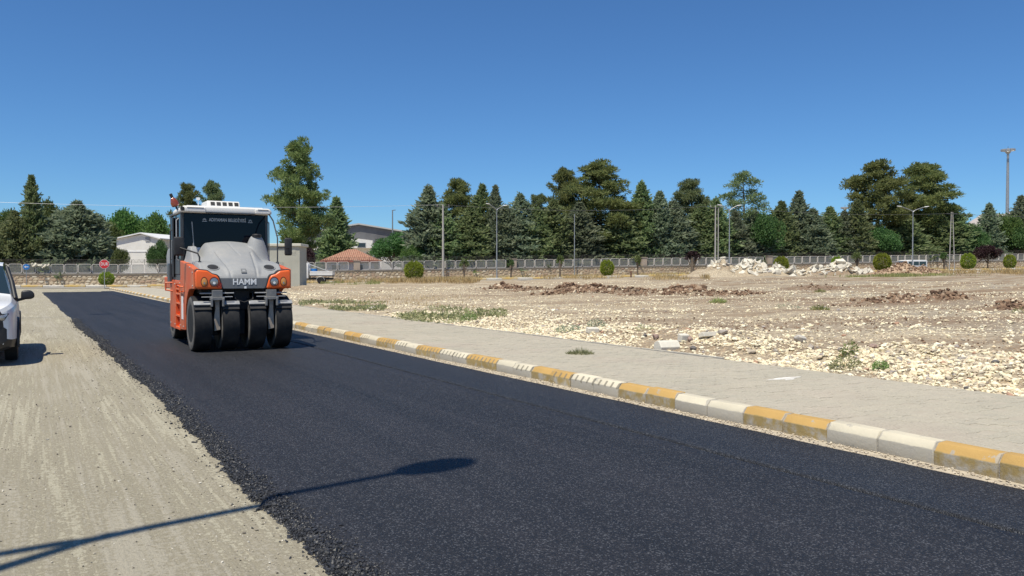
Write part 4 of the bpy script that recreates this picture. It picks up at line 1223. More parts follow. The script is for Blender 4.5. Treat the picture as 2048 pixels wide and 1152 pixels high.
# pale bare hill far off on the right
MAT_HILL = simple('bare_hill', (.40, .36, .34), .95, c2=(.48, .43, .40), scale=.01, bmp=.4, bscale=.05)
hx_, hy_ = np.meshgrid(np.linspace(-1, 1, 60), np.linspace(-1, 1, 24), indexing='ij')
c = at(2035, 500, 1500)
hh = (at(2035, 428, 1500).z) * np.clip(1 - (hx_ * 1.0) ** 2, 0, 1) ** .8 * np.clip(1 - hy_ ** 2, 0, 1) ** .8 * (1 + .5 * fbm(hx_ * 5 + 3, hy_ * 4, 91, 4))
struct(link('hill', np_mesh('hill', np.column_stack([(c.x + hx_ * 190).ravel(), (c.y + hy_ * 200).ravel(), hh.ravel() - 2]), grid_faces(60, 24), MAT_HILL, True), MAT_HILL))
# ================================================================ LAMPS, POLES, SIGNS
MAT_GALV = simple('galvanised', (.42, .43, .43), .45, .6, c2=(.34, .35, .35), scale=3)
MAT_LAMPW = simple('lamp_housing', (.70, .71, .72), .4)
MAT_LENS = simple('lamp_lens', (.55, .55, .5), .15)
MAT_CONC = simple('pole_concrete', (.42, .40, .37), .9, c2=(.34, .32, .3), scale=2)
MAT_STEEL = simple('dark_steel', (.12, .12, .12), .6, .5)
def lamp_head(mb, tip, d, Ln=.68, W=.30, Hh=.12, slope=.12):
    d = Vector(d).normalized(); up = Vector((0, 0, 1)); s = d.cross(up).normalized()
    sec = [(0, .25, .4), (.12, .7, .8), (.4, 1, 1), (.75, .95, .9), (.93, .6, .6), (1, .2, .3)]
    vs = []; n = 10
    for t, w, h in sec:
        c = Vector(tip) + d * (t * Ln) + up * (slope * t * Ln)
        for k in range(n):
            a = 2 * math.pi * k / n
            z = math.sin(a); vs.append(c + s * (math.cos(a) * W / 2 * w) + up * (z * Hh / 2 * h * (1 if z > 0 else .55)))
    fs = [(i * n + k, i * n + (k + 1) % n, (i + 1) * n + (k + 1) % n, (i + 1) * n + k) for i in range(len(sec) - 1) for k in range(n)]
    fs += [tuple(range(n)), tuple(range((len(sec) - 1) * n, len(sec) * n))]
    mb.add(vs, fs)
def street_lamp(loc, H, arm, rise, ang, label, name='street_lamp', group=None, heads=1.0, r=.075):
    root = empty(name, loc, ang)
    MB().tube([(0, 0, -.3), (0, 0, H * .5), (0, 0, H)], [r * 1.35, r * 1.0, r * .62], 12).build('pole', MAT_GALV, root, smooth=50)
    MB().box(-.17, .17, -.17, .17, -.05, .03).lathe([(.03, r * 2), (.25, r * 1.5)], 10).build('base_plate', MAT_GALV, root)
    for sgn in (-1, 1):
        pts = [(0, 0, H - .25)] + [(sgn * arm * t, 0, H - .12 + rise * (t ** .8)) for t in (.12, .4, .7, 1.0)]
        MB().tube(pts, [r * .75, r * .72, r * .68, r * .62, r * .6], 8).build('arm', MAT_GALV, root, smooth=50)
        h = MB(); lamp_head(h, (sgn * (arm - .06), 0, H - .12 + rise), (sgn, 0, 0), .70 * heads, .38 * heads, .14 * heads)
        hd = h.build('lamp_head', MAT_LAMPW, root, smooth=50)
        l = MB(); lamp_head(l, (sgn * (arm + .10 * heads), 0, H - .155 + rise), (sgn, 0, 0), .40 * heads, .22 * heads, .06 * heads); l.build('lens', MAT_LENS, hd, smooth=50)
    tag(root, label, 'street lamp', group); return root
GL = 'double-armed street lamps'
aN = math.atan2(.617, .787)
street_lamp((-4.24, 1.50, 0), 8.0, 1.86, .5, aN, 'double-armed street lamp beside the camera whose shadow falls on the fresh asphalt', group=GL)
street_lamp((-18.35, 24.3, 0), 8.0, 1.75, .5, aN, 'double-armed street lamp further along the left of the road', group=GL)
for px, Y, yj, half, lab in [(993.5, 99, 418, 13.5, 'leftmost double-armed street lamp in the field, right of the concrete pole'),
                             (1459, 101, 419, 21, 'double-armed street lamp behind the left part of the rubble heap'),
                             (1826, 108, 421, 30, 'double-armed street lamp behind the brown earth mound')]:
    p = at(px, yj, Y); g = float(gmac(p.x, p.y)) + .1
    armw = half / F_PX * Y
    ang = WALL_A if px > 1100 else R(55)
    street_lamp((p.x, p.y, g), p.z - g, max(.9, armw) - .35 if px > 1100 else 1.25, .6, 0.12 if px > 1100 else R(48), lab, group=GL, r=.07)
def post(name, px, top, Y, r, mat, label, cat='pole', extra=None):
    p = at(px, top, Y); g = float(gmac(p.x, p.y)); H = p.z - g
    root = empty(name, (p.x, p.y, g), WALL_A)
    MB().tube([(0, 0, -.3), (0, 0, H)], [r * 1.3, r * .8], 10).build('shaft', mat, root, smooth=50)
    if extra: extra(root, H)
    tag(root, label, cat); return root, H
def crossarm(root, H):
    MB().box(-.85, .85, -.05, .05, H - .35, H - .25).build('crossarm', MAT_STEEL, root)
    for x in (-.75, 0, .75):
        MB().lathe([(H - .25, .02), (H - .2, .06), (H - .12, .035), (H - .06, .06), (H - .0, .03)], 8, c=(x, 0, 0)).build('insulator', MAT_CONC, root, smooth=50)
def twin(root, H):
    MB().tube([(.45, 0, -.3), (.45, 0, H * .97)], [.09, .06], 8).build('second_shaft', MAT_CONC, root, smooth=50)
    crossarm(root, H)
pA, hA = post('utility_pole', 886, 409, 101.5, .13, MAT_CONC, 'concrete utility pole at the left end of the long tree row', extra=crossarm)
pB, hB = post('utility_pole', 1431, 411, 110, .10, MAT_CONC, 'pair of thin utility poles left of the middle double-armed lamp', extra=twin)
post('thin_pole', 1149, 428, 107, .06, MAT_GALV, 'thin pale pole standing before the big twin pine crown')
def small_head(root, H):
    h = MB(); lamp_head(h, (-.1, 0, H), (1, 0, 0), .6, .26, .14); h.build('lamp_head', MAT_STEEL, root)
post('lamp_pole', 785, 421, 118, .10, MAT_GALV, 'slim lamp pole standing before the dark leafy tree by the warehouse', 'lamp', small_head)
post('lamp_pole', 157, 513, 93, .05, MAT_GALV, 'short lamp post with a flat white head behind the wall, left of the stop sign', 'lamp', lambda r_, H: MB().box(-.42, .42, -.12, .12, H, H + .09).build('lamp_head', MAT_LAMPW, r_, bevel=.02))
# lattice A-pole on the right
p = at(1904, 424, 116); g = float(gmac(p.x, p.y)); H = p.z - g
lat = empty('lattice_pole', (p.x, p.y, g), WALL_A)
MB().tube([(-.42, 0, -.3), (-.12, 0, H)], [.07, .05], 8).build('leg', MAT_CONC, lat); MB().tube([(.62, 0, -.3), (.14, 0, H)], [.07, .05], 8).build('leg', MAT_CONC, lat)
for t in (.2, .42, .62, .8):
    MB().box(-.42 + .30 * t, .62 - .48 * t, -.03, .03, H * t - .03, H * t + .03).build('rung', MAT_STEEL, lat)
MB().box(-.95, .95, -.05, .05, H - .3, H - .2).build('crossarm', MAT_STEEL, lat)
tag(lat, 'A-shaped two-legged utility pole right of the right-hand double-armed lamp', 'pole')
# floodlight masts
MAT_FLOOD = simple('floodlight_housing', (.30, .31, .32), .5)
def mast(px, top, Y, head_w, label, r=.34):
    p = at(px, top, Y); g = float(gmac(p.x, p.y)); H = p.z - g
    root = empty('floodlight_mast', (p.x, p.y, g))
    MB().tube([(0, 0, -.5), (0, 0, H)], [r * 1.4, r * .75], 14).build('shaft', MAT_GALV, root, smooth=50)
    MB().lathe([(H - .5, r), (H - .3, head_w * .18), (H - .1, head_w * .2), (H + .05, head_w * .16)], 16).build('head_ring', MAT_GALV, root)
    for k in range(12):
        a = k * math.pi / 6; x, y = math.cos(a) * head_w * .46, math.sin(a) * head_w * .46
        MB().tube([(0, 0, H - .1), (x, y, H + .15)], .05, 5).build('bracket', MAT_GALV, root)
        M4 = Matrix.Translation((x, y, H + .35)) @ Matrix.Rotation(a, 4, 'Z')
        MB().box(-.14, .14, -.32, .32, -.22, .18, M4).build('floodlight', MAT_FLOOD, root, bevel=.03)
    MB().tube([(0, 0, H), (0, 0, H + 1.2)], .04, 6).build('lightning_rod', MAT_STEEL, root)
    tag(root, label, 'mast'); return root
mast(2016, 303, 190, 3.0, 'tall grey floodlight mast with a ring of lamps at far right')
mast(1690, 418, 230, 2.2, 'small distant floodlight mast left of the right-hand pine pair', .2)
# overhead wires
MAT_CABLE = simple('cable', (.10, .10, .10), .6)
MAT_CABLE2 = simple('sunlit_cable', (.75, .75, .75), .35, .3)  # pale copy of the cable: sunlight catching the wire is put into its colour
def wire(a, b, sag, r, label, mat=MAT_CABLE):
    a, b = Vector(a), Vector(b)
    pts = [a.lerp(b, t) - Vector((0, 0, 4 * sag * t * (1 - t))) for t in np.linspace(0, 1, 13)]
    o = MB().tube(pts, r, 5).build('overhead_wire', mat); tag(o, label, 'wire'); return o
tA = pA.location + Vector((0, 0, hA - .02)); tB = pB.location + Vector((0, 0, hB - .02)); tC = lat.location + Vector((0, 0, H - .2))
wire(at(-120, 400, 78), tA, .5, .012, 'thin overhead wire running left from the concrete utility pole', MAT_CABLE2)
wire(tA, tB, .7, .018, 'thin overhead wire between the concrete pole and the pair of poles')
wire(tB, tC, .6, .018, 'thin overhead wire between the pair of poles and the A-shaped pole')
wire(tC, at(2250, 424, 128), .6, .018, 'thin overhead wire running right from the A-shaped pole')

# road signs
MAT_RED = simple('sign_red', (.62, .03, .035), .35, spec=.4); MAT_SWHITE = simple('sign_white', (.85, .85, .84), .35); MAT_BLUE = simple('sign_blue', (.02, .20, .55), .35)
p = at(209, 574, 77); p.z = .0
ss = empty('stop_sign', (p.x, p.y, .02), R(24)); 
MB().tube([(0, .05, -.2), (0, .05, 2.75)], .035, 10).build('post', MAT_GALV, ss, smooth=50)
oc = lambda r: [(r * math.cos(R(22.5 + 45 * k)), 2.33 + r * math.sin(R(22.5 + 45 * k))) for k in range(8)]
MB().prism(oc(.455), 'y', -.008, .012).build('rim', MAT_SWHITE, ss)
MB().prism(oc(.425), 'y', -.016, -.0085).build('face', MAT_RED, ss)
lt = link('lettering', text_mesh('DUR', .42, .004, space=1.18), MAT_SWHITE, ss); lt.data.materials.append(MAT_SWHITE) if not lt.data.materials else None
lt.rotation_euler = (math.pi / 2, 0, 0); lt.location = (0, -.021, 2.33); lt.scale = (.66, 1.0, 1)
tag(ss, 'red octagonal stop sign reading DUR at the end of the road', 'sign')
p = at(53, 573, 84)
bs = empty('arrow_sign', (p.x, p.y, .02), R(30)); 
MB().tube([(0, .05, -.2), (0, .05, 2.4)], .03, 10).build('post', MAT_GALV, bs, smooth=50)
MB().lathe([(-.006, .30), (.012, .30)], 28, 'y', (0, 0, 2.12)).build('disc', MAT_BLUE, bs)
MB().prism([(-.20, 2.12), (-.05, 2.25), (-.05, 2.16), (.19, 2.16), (.19, 2.08), (-.05, 2.08), (-.05, 1.99)], 'y', -.014, -.0065).build('arrow', MAT_SWHITE, bs)
tag(bs, 'round blue road sign with a white arrow pointing left', 'sign')
p = at(1262, 553, 95); g = float(gmac(p.x, p.y)) + .02
o = MB().prism([(-.09, -.2), (.09, -.2), (.08, .85), (.0, .92), (-.08, .85)], 'y', -.09, .09).build('short_post', simple('rusty_post', (.12, .06, .04), .9, c2=(.2, .1, .06), scale=6), None, bevel=.01)
o.location = (p.x, p.y, float(gz(p.x, p.y))); tag(o, 'short dark rusty post in the field below the mid-picture bush', 'post')
# ================================================================ ROLLER
def paint(name, c, dust, rough=.38, amount=.35, coat=.25):
    m, nt, b = new_mat(name)
    g = coords(nt); n1 = noise(nt, g, 2.2, 5, .65); n2 = noise(nt, g, 40, 3)
    geo = nt.nodes.new('ShaderNodeNewGeometry'); sep = nt.nodes.new('ShaderNodeSeparateXYZ'); L(nt, geo.outputs['Position'], sep.inputs[0])
    k = math_n(nt, 'MULTIPLY', ramp(nt, n1, .40, .72), amount)
    cc = mix(nt, k, c, dust)
    cc = mix(nt, .12, cc, mix(nt, ramp(nt, n2, .3, .7), (.2, .2, .2), (.8, .8, .8)), 'OVERLAY')
    L(nt, cc, b.inputs['Base Color'])
    L(nt, math_n(nt, 'ADD', rough, math_n(nt, 'MULTIPLY', n1, .25)), b.inputs['Roughness'])
    b.inputs['Coat Weight'].default_value = coat; b.inputs['Coat Roughness'].default_value = .2
    return m
MO = paint('orange_paint', (.82, .115, .008), (.66, .20, .07), .35, .40)
MO2 = paint('orange_paint_dusty', (.62, .095, .018), (.50, .22, .12), .5, .75, .1)
MHOOD = paint('grey_hood', (.27, .28, .29), (.36, .35, .33), .5, .6, .0)
MHOODD = paint('dark_grey_panel', (.15, .16, .17), (.22, .22, .22), .5, .5, .0)
MBLK = simple('black_plastic', (.015, .015, .017), .55, c2=(.03, .03, .03), scale=8)
MCAB = simple('cab_grey', (.040, .044, .052), .45, c2=(.065, .07, .075), scale=3)
MROOF = paint('roof_white', (.74, .73, .70), (.60, .57, .52), .45, .4, .1)
MGLS = simple('tinted_glass', (.003, .006, .014), .04, spec=.22)
MTYRE = simple('tyre_tread', (.012, .012, .013), .62, c2=(.030, .029, .028), scale=5, bmp=.1, spec=.3)
MSIDE = simple('tyre_sidewall', (.10, .095, .09), .85, c2=(.16, .15, .14), scale=6)
MRIM = simple('wheel_rim', (.30, .31, .33), .5, .2, c2=(.42, .40, .37), scale=7)
MCHAS = simple('chassis_black', (.012, .012, .014), .7, c2=(.03, .028, .026), scale=6)
MDUST = simple('dusty_plate', (.42, .35, .28), .9, c2=(.30, .25, .20), scale=7)
MSTEELL = simple('light_steel', (.36, .37, .38), .5, .3, c2=(.28, .28, .28), scale=9)
MBRK = simple('bracket_steel', (.17, .175, .18), .6, .2, c2=(.26, .25, .235), scale=9)
MLAMP = simple('headlamp_glass', (.34, .34, .34), .14, .5)
MAMB = simple('amber_lens', (.72, .30, .06), .15, coat=.5)
MWH = simple('white_vinyl', (.86, .86, .85), .5)
MDULLW = simple('faded_lettering', (.42, .46, .50), .5)

RZ = AH
rr_ = ray(480, 698); sc_ = (RZ - CAM_H) / rr_.z
ROL = empty('pneumatic_roller', (rr_.x * sc_, rr_.y * sc_, RZ), TH - R(1.0))
ROL.scale = (.925, 1, 1)
ROL['label'] = 'orange and grey pneumatic tyred road roller with white cab roof on fresh asphalt'; ROL['category'] = 'road roller'
# move origin back: the contact line of the front tyres is the front axle
WR = .53
tprof = [(-.105, .27), (-.15, .31), (-.173, .38), (-.180, .45), (-.170, .498), (-.155, .517), (-.09, .5275), (0, .53), (.09, .5275), (.155, .517), (.170, .498), (.180, .45), (.173, .38), (.15, .31), (.105, .27)]
def split_lathe(x, y, root):
    t = MB().lathe(tprof[4:11], 48, 'x', (0, 0, 0)); 
    w = empty('wheel', (x, y, WR)); w.parent = root
    tread = MB(); n = 48
    tread.lathe([(-.170, .44)] + tprof[4:11] + [(.170, .44)], n, 'x').build('tyre', MTYRE, w, smooth=40)
    for s in (-1, 1):
        MB().lathe([(s * .170, .4985), (s * .181, .45), (s * .176, .38), (s * .15, .305), (s * .09, .30), (s * .09, .42)], n, 'x', closed=True).build('sidewall', MSIDE, w, smooth=40)
        MB().lathe([(s * .02, .02), (s * .02, .14), (s * .045, .15), (s * .05, .235), (s * .125, .265), (s * .135, .307), (s * .10, .312), (s * .0, .27)], 32, 'x').build('rim', MRIM, w, smooth=35)
        b = MB()
        for k in range(8):
            a = k * math.pi / 4; b.lathe([(s * .045, .018), (s * .07, .018)], 6, 'x', (0, .19 * math.cos(a), .19 * math.sin(a)))
        b.lathe([(s * .02, .11), (s * .085, .10), (s * .10, .05)], 16, 'x')
        b.build('hub', MSTEELL, w)
    return w
for x in (-.81, -.27, .27, .81): split_lathe(x, 0, ROL)
for x in (-.70, -.235, .235, .70): split_lathe(x, 3.38, ROL)
# chassis
MB().box(-.80, .80, -.15, .45, 1.10, 1.2).box(-.82, .82, .62, 2.75, .45, 1.34).box(-.16, .16, -.2, .7, .78, 1.16).box(-.82, .82, 2.75, 4.0, 1.1, 1.4).build('chassis', MCHAS, ROL, bevel=.015)
MB().box(-.74, .74, -.05, .05, WR - .06, WR + .06).box(-.66, .66, 3.33, 3.43, WR - .06, WR + .06).build('axle', MCHAS, ROL)
for x in (-.54, 0, .54):
    MB().box(x - .075, x + .075, -.18, .56, .30, 1.12).build('axle_support', MCHAS, ROL, bevel=.02)
# fenders / struts, scrapers between and over the front tyres
for x in (-.54, .54):
    MB().prism([(x - .055, 1.16), (x + .055, 1.16), (x + .05, .80), (x + .065, .42), (x - .05, .40), (x - .06, .62), (x - .03, .82)], 'y', -.44, -.38).build('strut', MDUST, ROL, bevel=.008)
    MB().box(x - .14, x + .14, -.52, -.40, .98, 1.04).box(x - .10, x + .10, -.50, -.36, 1.04, 1.17).box(x - .13, x - .09, -.53, -.45, .86, 1.02).box(x + .09, x + .13, -.53, -.45, .86, 1.02).build('scraper_bracket', MBRK, ROL, bevel=.008)
    MB().tube([(x - .33, -.44, 1.11), (x + .33, -.44, 1.11)], .014, 6).tube([(x - .30, -.46, 1.04), (x + .30, -.46, 1.04)], .010, 6).build('spray_bar', MSTEELL, ROL)
for x in (-.81, -.27, .27, .81):
    M4 = Matrix.Translation((x, 0, WR))
    def arc(r0, r1, a0, a1, w, n=6):
        b = MB(); pts = []
        for k in range(n + 1):
            a = R(a0 + (a1 - a0) * k / n); pts.append((-math.cos(a), math.sin(a)))
        poly = [(p[0] * r0, p[1] * r0) for p in pts] + [(p[0] * r1, p[1] * r1) for p in pts[::-1]]
        b.prism(poly, 'x', -w, w, M4); return b
    arc(.56, .60, 38, 47, .175).build('scraper_holder', MSTEELL, ROL, bevel=.006)
    arc(.533, .556, 30, 44, .165).build('scraper_blade', MCHAS, ROL)

# side frames with wheel arch, recessed steps
for s in (-1, 1):
    x0, x1 = (s * .98, s * .86)
    arch = [(.62 * -math.cos(R(a)) * -1, WR + .66 * math.sin(R(a))) for a in (78, 60, 42, 25, 10)]
    poly = [(-.38, 1.19), (-.12, 1.19)] + [(.66 * math.cos(R(a)), WR + .66 * math.sin(R(a))) for a in (76, 60, 44, 28, 12)] + [(.67, .36), (1.45, .33), (1.45, 1.34), (1.33, 1.36), (1.33, 1.74), (.4, 1.66), (-.38, 1.565)]
    MB().prism(poly, 'x', x0, x1).build('side_panel', MO2, ROL, bevel=.012)
    MB().box(min(x0, x1), max(x0, x1), 2.05, 2.92, .30, 1.34).build('side_panel', MO2, ROL, bevel=.012)
    MB().box(min(x0, x1), max(x0, x1), 1.452, 2.048, .31, .37).build('side_rail', MO, ROL, bevel=.008)
    MB().box(min(x0, x1), max(x0, x1), 1.452, 2.048, 1.26, 1.335).build('side_rail', MO, ROL, bevel=.008)
    xi = s * .885
    MB().box(min(xi, s * .86), max(xi, s * .86), 1.452, 2.048, .37, 1.26).build('step_back', MO2, ROL)
    for z in (.60, .86, 1.06, 1.16):
        MB().box(min(s * .89, s * .975), max(s * .89, s * .975), 1.455, 2.045, z - .018, z + .018).build('step', MO, ROL)
    for z in (.42, .64):
        MB().tube([(s * .92, 1.50, z + .17), (s * .92, 2.0, z)], .016, 6).build('brace', MO, ROL)
    MB().tube([(s * 1.0, .75, 1.22), (s * 1.06, .78, 1.22), (s * 1.06, 1.2, 1.24), (s * 1.0, 1.22, 1.24)], .018, 6).tube([(s * .98, .86, 1.12), (s * 1.07, .86, 1.12), (s * 1.07, .86, 1.34), (s * .98, .86, 1.34)], .016, 6).build('grab_handle', MO, ROL)
    MB().tube([(s * .97, 2.55, 1.28), (s * 1.12, 2.6, 1.28), (s * 1.12, 2.6, 1.12), (s * .97, 2.55, 1.10)], .022, 6).build('grab_handle', MO2, ROL)
MB().box(-.989, -.981, .92, 1.14, .56, 1.02).build('decal', MWH, ROL)
MB().box(-.87, .87, .60, .615, .5, 1.2).build('front_bulkhead', MCHAS, ROL)

# hood: shaped surface
HY0, HY1 = -.42, 1.36
BF = .32
def interp(y, tab): return np.interp(y, [t[0] for t in tab], [t[1] for t in tab])
nyh, nxh = 100, 140
ys = np.linspace(HY0, HY1, nyh); xs = np.linspace(-.90, .90, nxh)
Xh, Yh_ = np.meshgrid(xs, ys)
def hood_z(Xh, Yh_):
    Yh_ = -.74 + (Yh_ + .42) * (2.10 / 1.78)
    zc = interp(Yh_, [(-.74, 1.36), (-.71, 1.46), (-.62, 1.56), (-.45, 1.64), (0, 1.78), (.6, 1.97), (1.0, 2.10), (1.2, 2.15), (1.36, 2.15)])
    zs = interp(Yh_, [(-.74, 1.34), (-.70, 1.43), (-.58, 1.51), (-.28, 1.67), (.2, 1.72), (1.36, 1.78)])
    wt = interp(Yh_, [(-.74, .27), (-.3, .31), (.2, .36), (1.36, .44)])
    wf = wt + interp(Yh_, [(-.74, .07), (0, .20), (.7, .26), (1.36, .26)])
    ax = np.abs(Xh - .01)
    t = 1 - sst(0, 1, (ax - wt) / (wf - wt))
    zc = zc - .035 * (ax / wt) ** 2 * (ax < wt) - .035 * (ax >= wt)
    # broad flank between hump and shoulder
    flank = (1 - sst(0, .34, ax - wt)) * .30 * sst(-.2, .9, Yh_)
    z = zs + (zc - zs) * np.maximum(t, 0) + flank * (1 - t) * (zc - zs) 
    # right: exhaust cone; left: fin beside the cab
    d = np.hypot(Xh - .60, (Yh_ - 1.02) * .9)
    z = np.maximum(z, zs + .50 * (1 - sst(.09, .36, d)))
    z = np.where((Xh < -.60), z + .26 * sst(.62, 1.0, Yh_) * sst(.60, .70, -Xh) * (1 - sst(.80, .90, -Xh) * .9), z)
    # edges roll down
    z = z - .16 * sst(.80, .90, np.abs(Xh)) * (1 - .6 * sst(.6, 1.0, Yh_))
    # groove round the raised bonnet panel
    g = np.exp(-((ax - (wt - .015)) / .022) ** 2) * (Yh_ < .55)
    z = z - .022 * g
    z = z - .010 * np.exp(-((Xh - .03 - (Yh_ - .7) * -.12) / .018) ** 2) * sst(.1, .3, Yh_) * (1 - sst(1.05, 1.2, Yh_))
    return z
Zh = hood_z(Xh, Yh_)
Vh = np.stack([Xh, Yh_, Zh], -1).reshape(-1, 3)
Fh = grid_faces(nyh, nxh)
# skirt
def ring_idx():
    r = [j for j in range(nxh)] + [i * nxh + nxh - 1 for i in range(1, nyh)] + [(nyh - 1) * nxh + j for j in range(nxh - 2, -1, -1)] + [i * nxh for i in range(nyh - 2, 0, -1)]
    return r
ri = ring_idx(); base = len(Vh)
low = Vh[ri].copy(); low[:, 2] = np.where(low[:, 1] < -.38, 1.30, 1.36); low[:, 1] = np.maximum(low[:, 1], HY0 + .0)
Vh2 = np.vstack([Vh, low])
Fs = np.array([[ri[k], ri[(k + 1) % len(ri)], base + (k + 1) % len(ri), base + k] for k in range(len(ri))])
hm = np_mesh('hood', Vh2, np.vstack([Fh, Fs[:, ::-1]]), MHOOD, True); hm.set_sharp_from_angle(angle=R(50))
hood = link('hood', hm, None, ROL)
def on_hood(x, y, dz=0): return float(hood_z(np.array([x]), np.array([y]))[0]) + dz
for x in (-.56, .58):
    b = MB(); pts = []; 
    for k in range(20):
        a = 2 * math.pi * k / 20; ax, ay = x + .12 * math.cos(a), -.15 + .085 * math.sin(a); pts.append((ax, ay))
    b.add([(px_, py_, on_hood(px_, py_, .006)) for px_, py_ in pts] + [(x, -.15, on_hood(x, -.15, .008))], [(i, (i + 1) % 20, 20) for i in range(20)])
    b.build('vent', MBLK, hood)
    r = MB(); r.tube([(px_, py_, on_hood(px_, py_, .004)) for px_, py_ in pts + [pts[0]]], .012, 6, False); r.build('vent_rim', MHOOD, hood)
MB().lathe([(0, .10), (.05, .105), (.065, .09), (.07, .02)], 20, 'z', (.60, 1.02, on_hood(.60, 1.02, -.02))).build('filler_cap', MBLK, hood, smooth=40)
# front panel in the middle and the orange lamp panels
fp = MB().prism([(-.415, 1.19), (.415, 1.19), (.50, 1.34), (.50, 1.40), (-.50, 1.40), (-.50, 1.34)], 'y', -.432, -.28).build('front_panel', MHOODD, ROL, bevel=.012)
lt = link('lettering', text_mesh('HAMM', .158, .0035), MWH, fp); lt.rotation_euler = (math.pi / 2, 0, 0); lt.location = (.01, -.437, 1.318); lt.scale = (1.04, 1, 1)
MB().box(.0, .045, -.437, -.4335, 1.196, 1.236).build('decal', MWH, fp)
lp = MB().box(-.052, .052, -.006, .006, -.05, .05, Matrix.Translation((.01, -.352, on_hood(.01, -.342, .004))) @ Matrix.Rotation(R(-42), 4, 'X')).build('logo_plate', MHOODD, hood)
MB().box(-.028, .028, -.009, -.0065, -.026, .022, Matrix.Translation((.01, -.352, on_hood(.01, -.342, .004))) @ Matrix.Rotation(R(-42), 4, 'X')).build('logo', MSTEELL, hood)
for s in (-1, 1):
    poly = [(s * .435, 1.19), (s * .935, 1.19), (s * .955, 1.25), (s * .955, 1.50), (s * .93, 1.555), (s * .72, 1.535), (s * .63, 1.47), (s * .55, 1.45), (s * .505, 1.41)]
    pn = MB().prism(poly, 'y', -.48, -.23).build('lamp_panel', MO, ROL, bevel=.035, seg=3, smooth=40)
    rim = [(p[0] - s * .018 if abs(p[0]) < .6 else p[0], p[1] + (.016 if p[1] > 1.3 else 0)) for p in poly]
    MB().prism(rim, 'y', -.455, -.24).build('seal', MBLK, pn, bevel=.02)
    for x, rw, rh, mat, nm in ((.60, .078, .078, MLAMP, 'headlight'), (.79, .055, .080, MAMB, 'indicator')):
        def ell(scale, ya, yb, mt, name, par):
            M4 = Matrix.Translation((s * x, 0, 1.325)) @ Matrix.Diagonal((rw * scale, 1, rh * scale, 1))
            return MB().lathe([(ya, 1.0), (yb, .96), ((yb - .006), .6)], 24, 'y', (0, 0, 0), M4).build(name, mt, par, smooth=40)
        hl = ell(1.0, -.47, -.486, mat, nm, ROL)
        M4 = Matrix.Translation((s * x, 0, 1.325)) @ Matrix.Diagonal((rw * 1.22, 1, rh * 1.2, 1))
        MB().lathe([(-.47, 1.0), (-.4885, .97), (-.4885, .84), (-.47, .82)], 24, 'y', (0, 0, 0), M4, closed=True).build('bezel', simple('dark_red_trim', (.16, .03, .01), .5) if 'dark_red_trim' not in bpy.data.materials else bpy.data.materials['dark_red_trim'], hl, smooth=40)
        M5 = Matrix.Translation((s * x, 0, 1.30)) @ Matrix.Diagonal((rw * .42, 1, rh * .36, 1))
        MB().lathe([(-.48, 1.0), (-.496, .8)], 16, 'y', (0, 0, 0), M5).build('bulb', MWH if nm == 'headlight' else MLAMP, hl, smooth=40)
# red round emblem on the left lamp panel
e = MB()
for k in range(4):
    a0 = R(10 + 90 * k); n = 5
    p1 = [(.055 * math.cos(a0 + R(70) * j / n), .055 * math.sin(a0 + R(70) * j / n)) for j in range(n + 1)]; p2 = [(.032 * math.cos(a0 + R(70) * j / n), .032 * math.sin(a0 + R(70) * j / n)) for j in range(n, -1, -1)]
    e.prism([(-.505 + u_, 1.262 + w_) for u_, w_ in p1 + p2], 'y', -.4835, -.479)
e.prism([(-.505 + .02 * math.cos(R(45 + 90 * k)), 1.262 + .02 * math.sin(R(45 + 90 * k))) for k in range(4)], 'y', -.4835, -.479)
e.build('emblem', simple('emblem_red', (.30, .015, .012), .5), ROL)

# cab
CX, CY0, CY1, CZ0, CZ1 = .955, 1.42, 3.05, 1.36, 2.74
cab = MB().box(-CX, CX, CY0, CY1, CZ0 - .06, CZ0 + .10).box(-CX + .02, CX - .02, CY1 - .03, CY1, CZ0, CZ0 + .5).build('cab_floor', MCAB, ROL, bevel=.01)
for s in (-1, 1):
    for y, w in ((CY0 + .03, .035), (2.18, .035), (CY1 - .04, .04)):
        MB().box(s * (CX - .035) - .035, s * (CX - .035) + .035, y - w, y + w, CZ0 + .10, CZ1).build('pillar', MCAB, ROL, bevel=.012)
    MB().box(min(s * (CX - .02), s * (CX + .01)), max(s * (CX - .02), s * (CX + .01)), CY0 + .1, CY1 - .1, CZ0 + .10, CZ0 + .42).build('door_panel', MCAB, ROL, bevel=.01)
    xg = s * (CX - .012)
    for (ya, yb) in ((CY0 + .07, 2.14), (2.22, CY1 - .09)):
        MB().box(min(xg, xg - s * .012), max(xg, xg - s * .012), ya, yb, CZ0 + .43, CZ1 - .03).build('side_window', MGLS, ROL)
    MB().tube([(s * (CX + .01), CY0 + .16, CZ0 + .38), (s * (CX + .06), CY0 + .16, CZ0 + .42), (s * (CX + .06), CY0 + .16, CZ1 - .16), (s * (CX + .01), CY0 + .16, CZ1 - .12)], .016, 8).build('handrail', MSTEELL, ROL, smooth=50)
    MB().tube([(s * (CX + .01), 2.5, CZ0 + .28), (s * (CX + .07), 2.5, CZ0 + .32), (s * (CX + .07), 2.5, CZ1 - .35), (s * (CX + .01), 2.5, CZ1 - .3)], .014, 8).build('handrail', MCAB, ROL, smooth=50)
    MB().box(min(s * CX, s * (CX + .08)), max(s * CX, s * (CX + .08)), 2.62, 2.98, CZ0 - .08, CZ0 + .34).build('side_box', MCAB, ROL, bevel=.02)
MB().box(-CX + .075, CX - .075, CY0 - .004, CY0 + .010, CZ0 + .10, CZ1 - .02).build('windshield', MGLS, ROL)
ws = ROL.children[-1]
MB().box(-CX + .07, CX - .07, CY1 - .016, CY1 - .002, CZ0 + .5, CZ1 - .03).build('rear_window', MGLS, ROL)
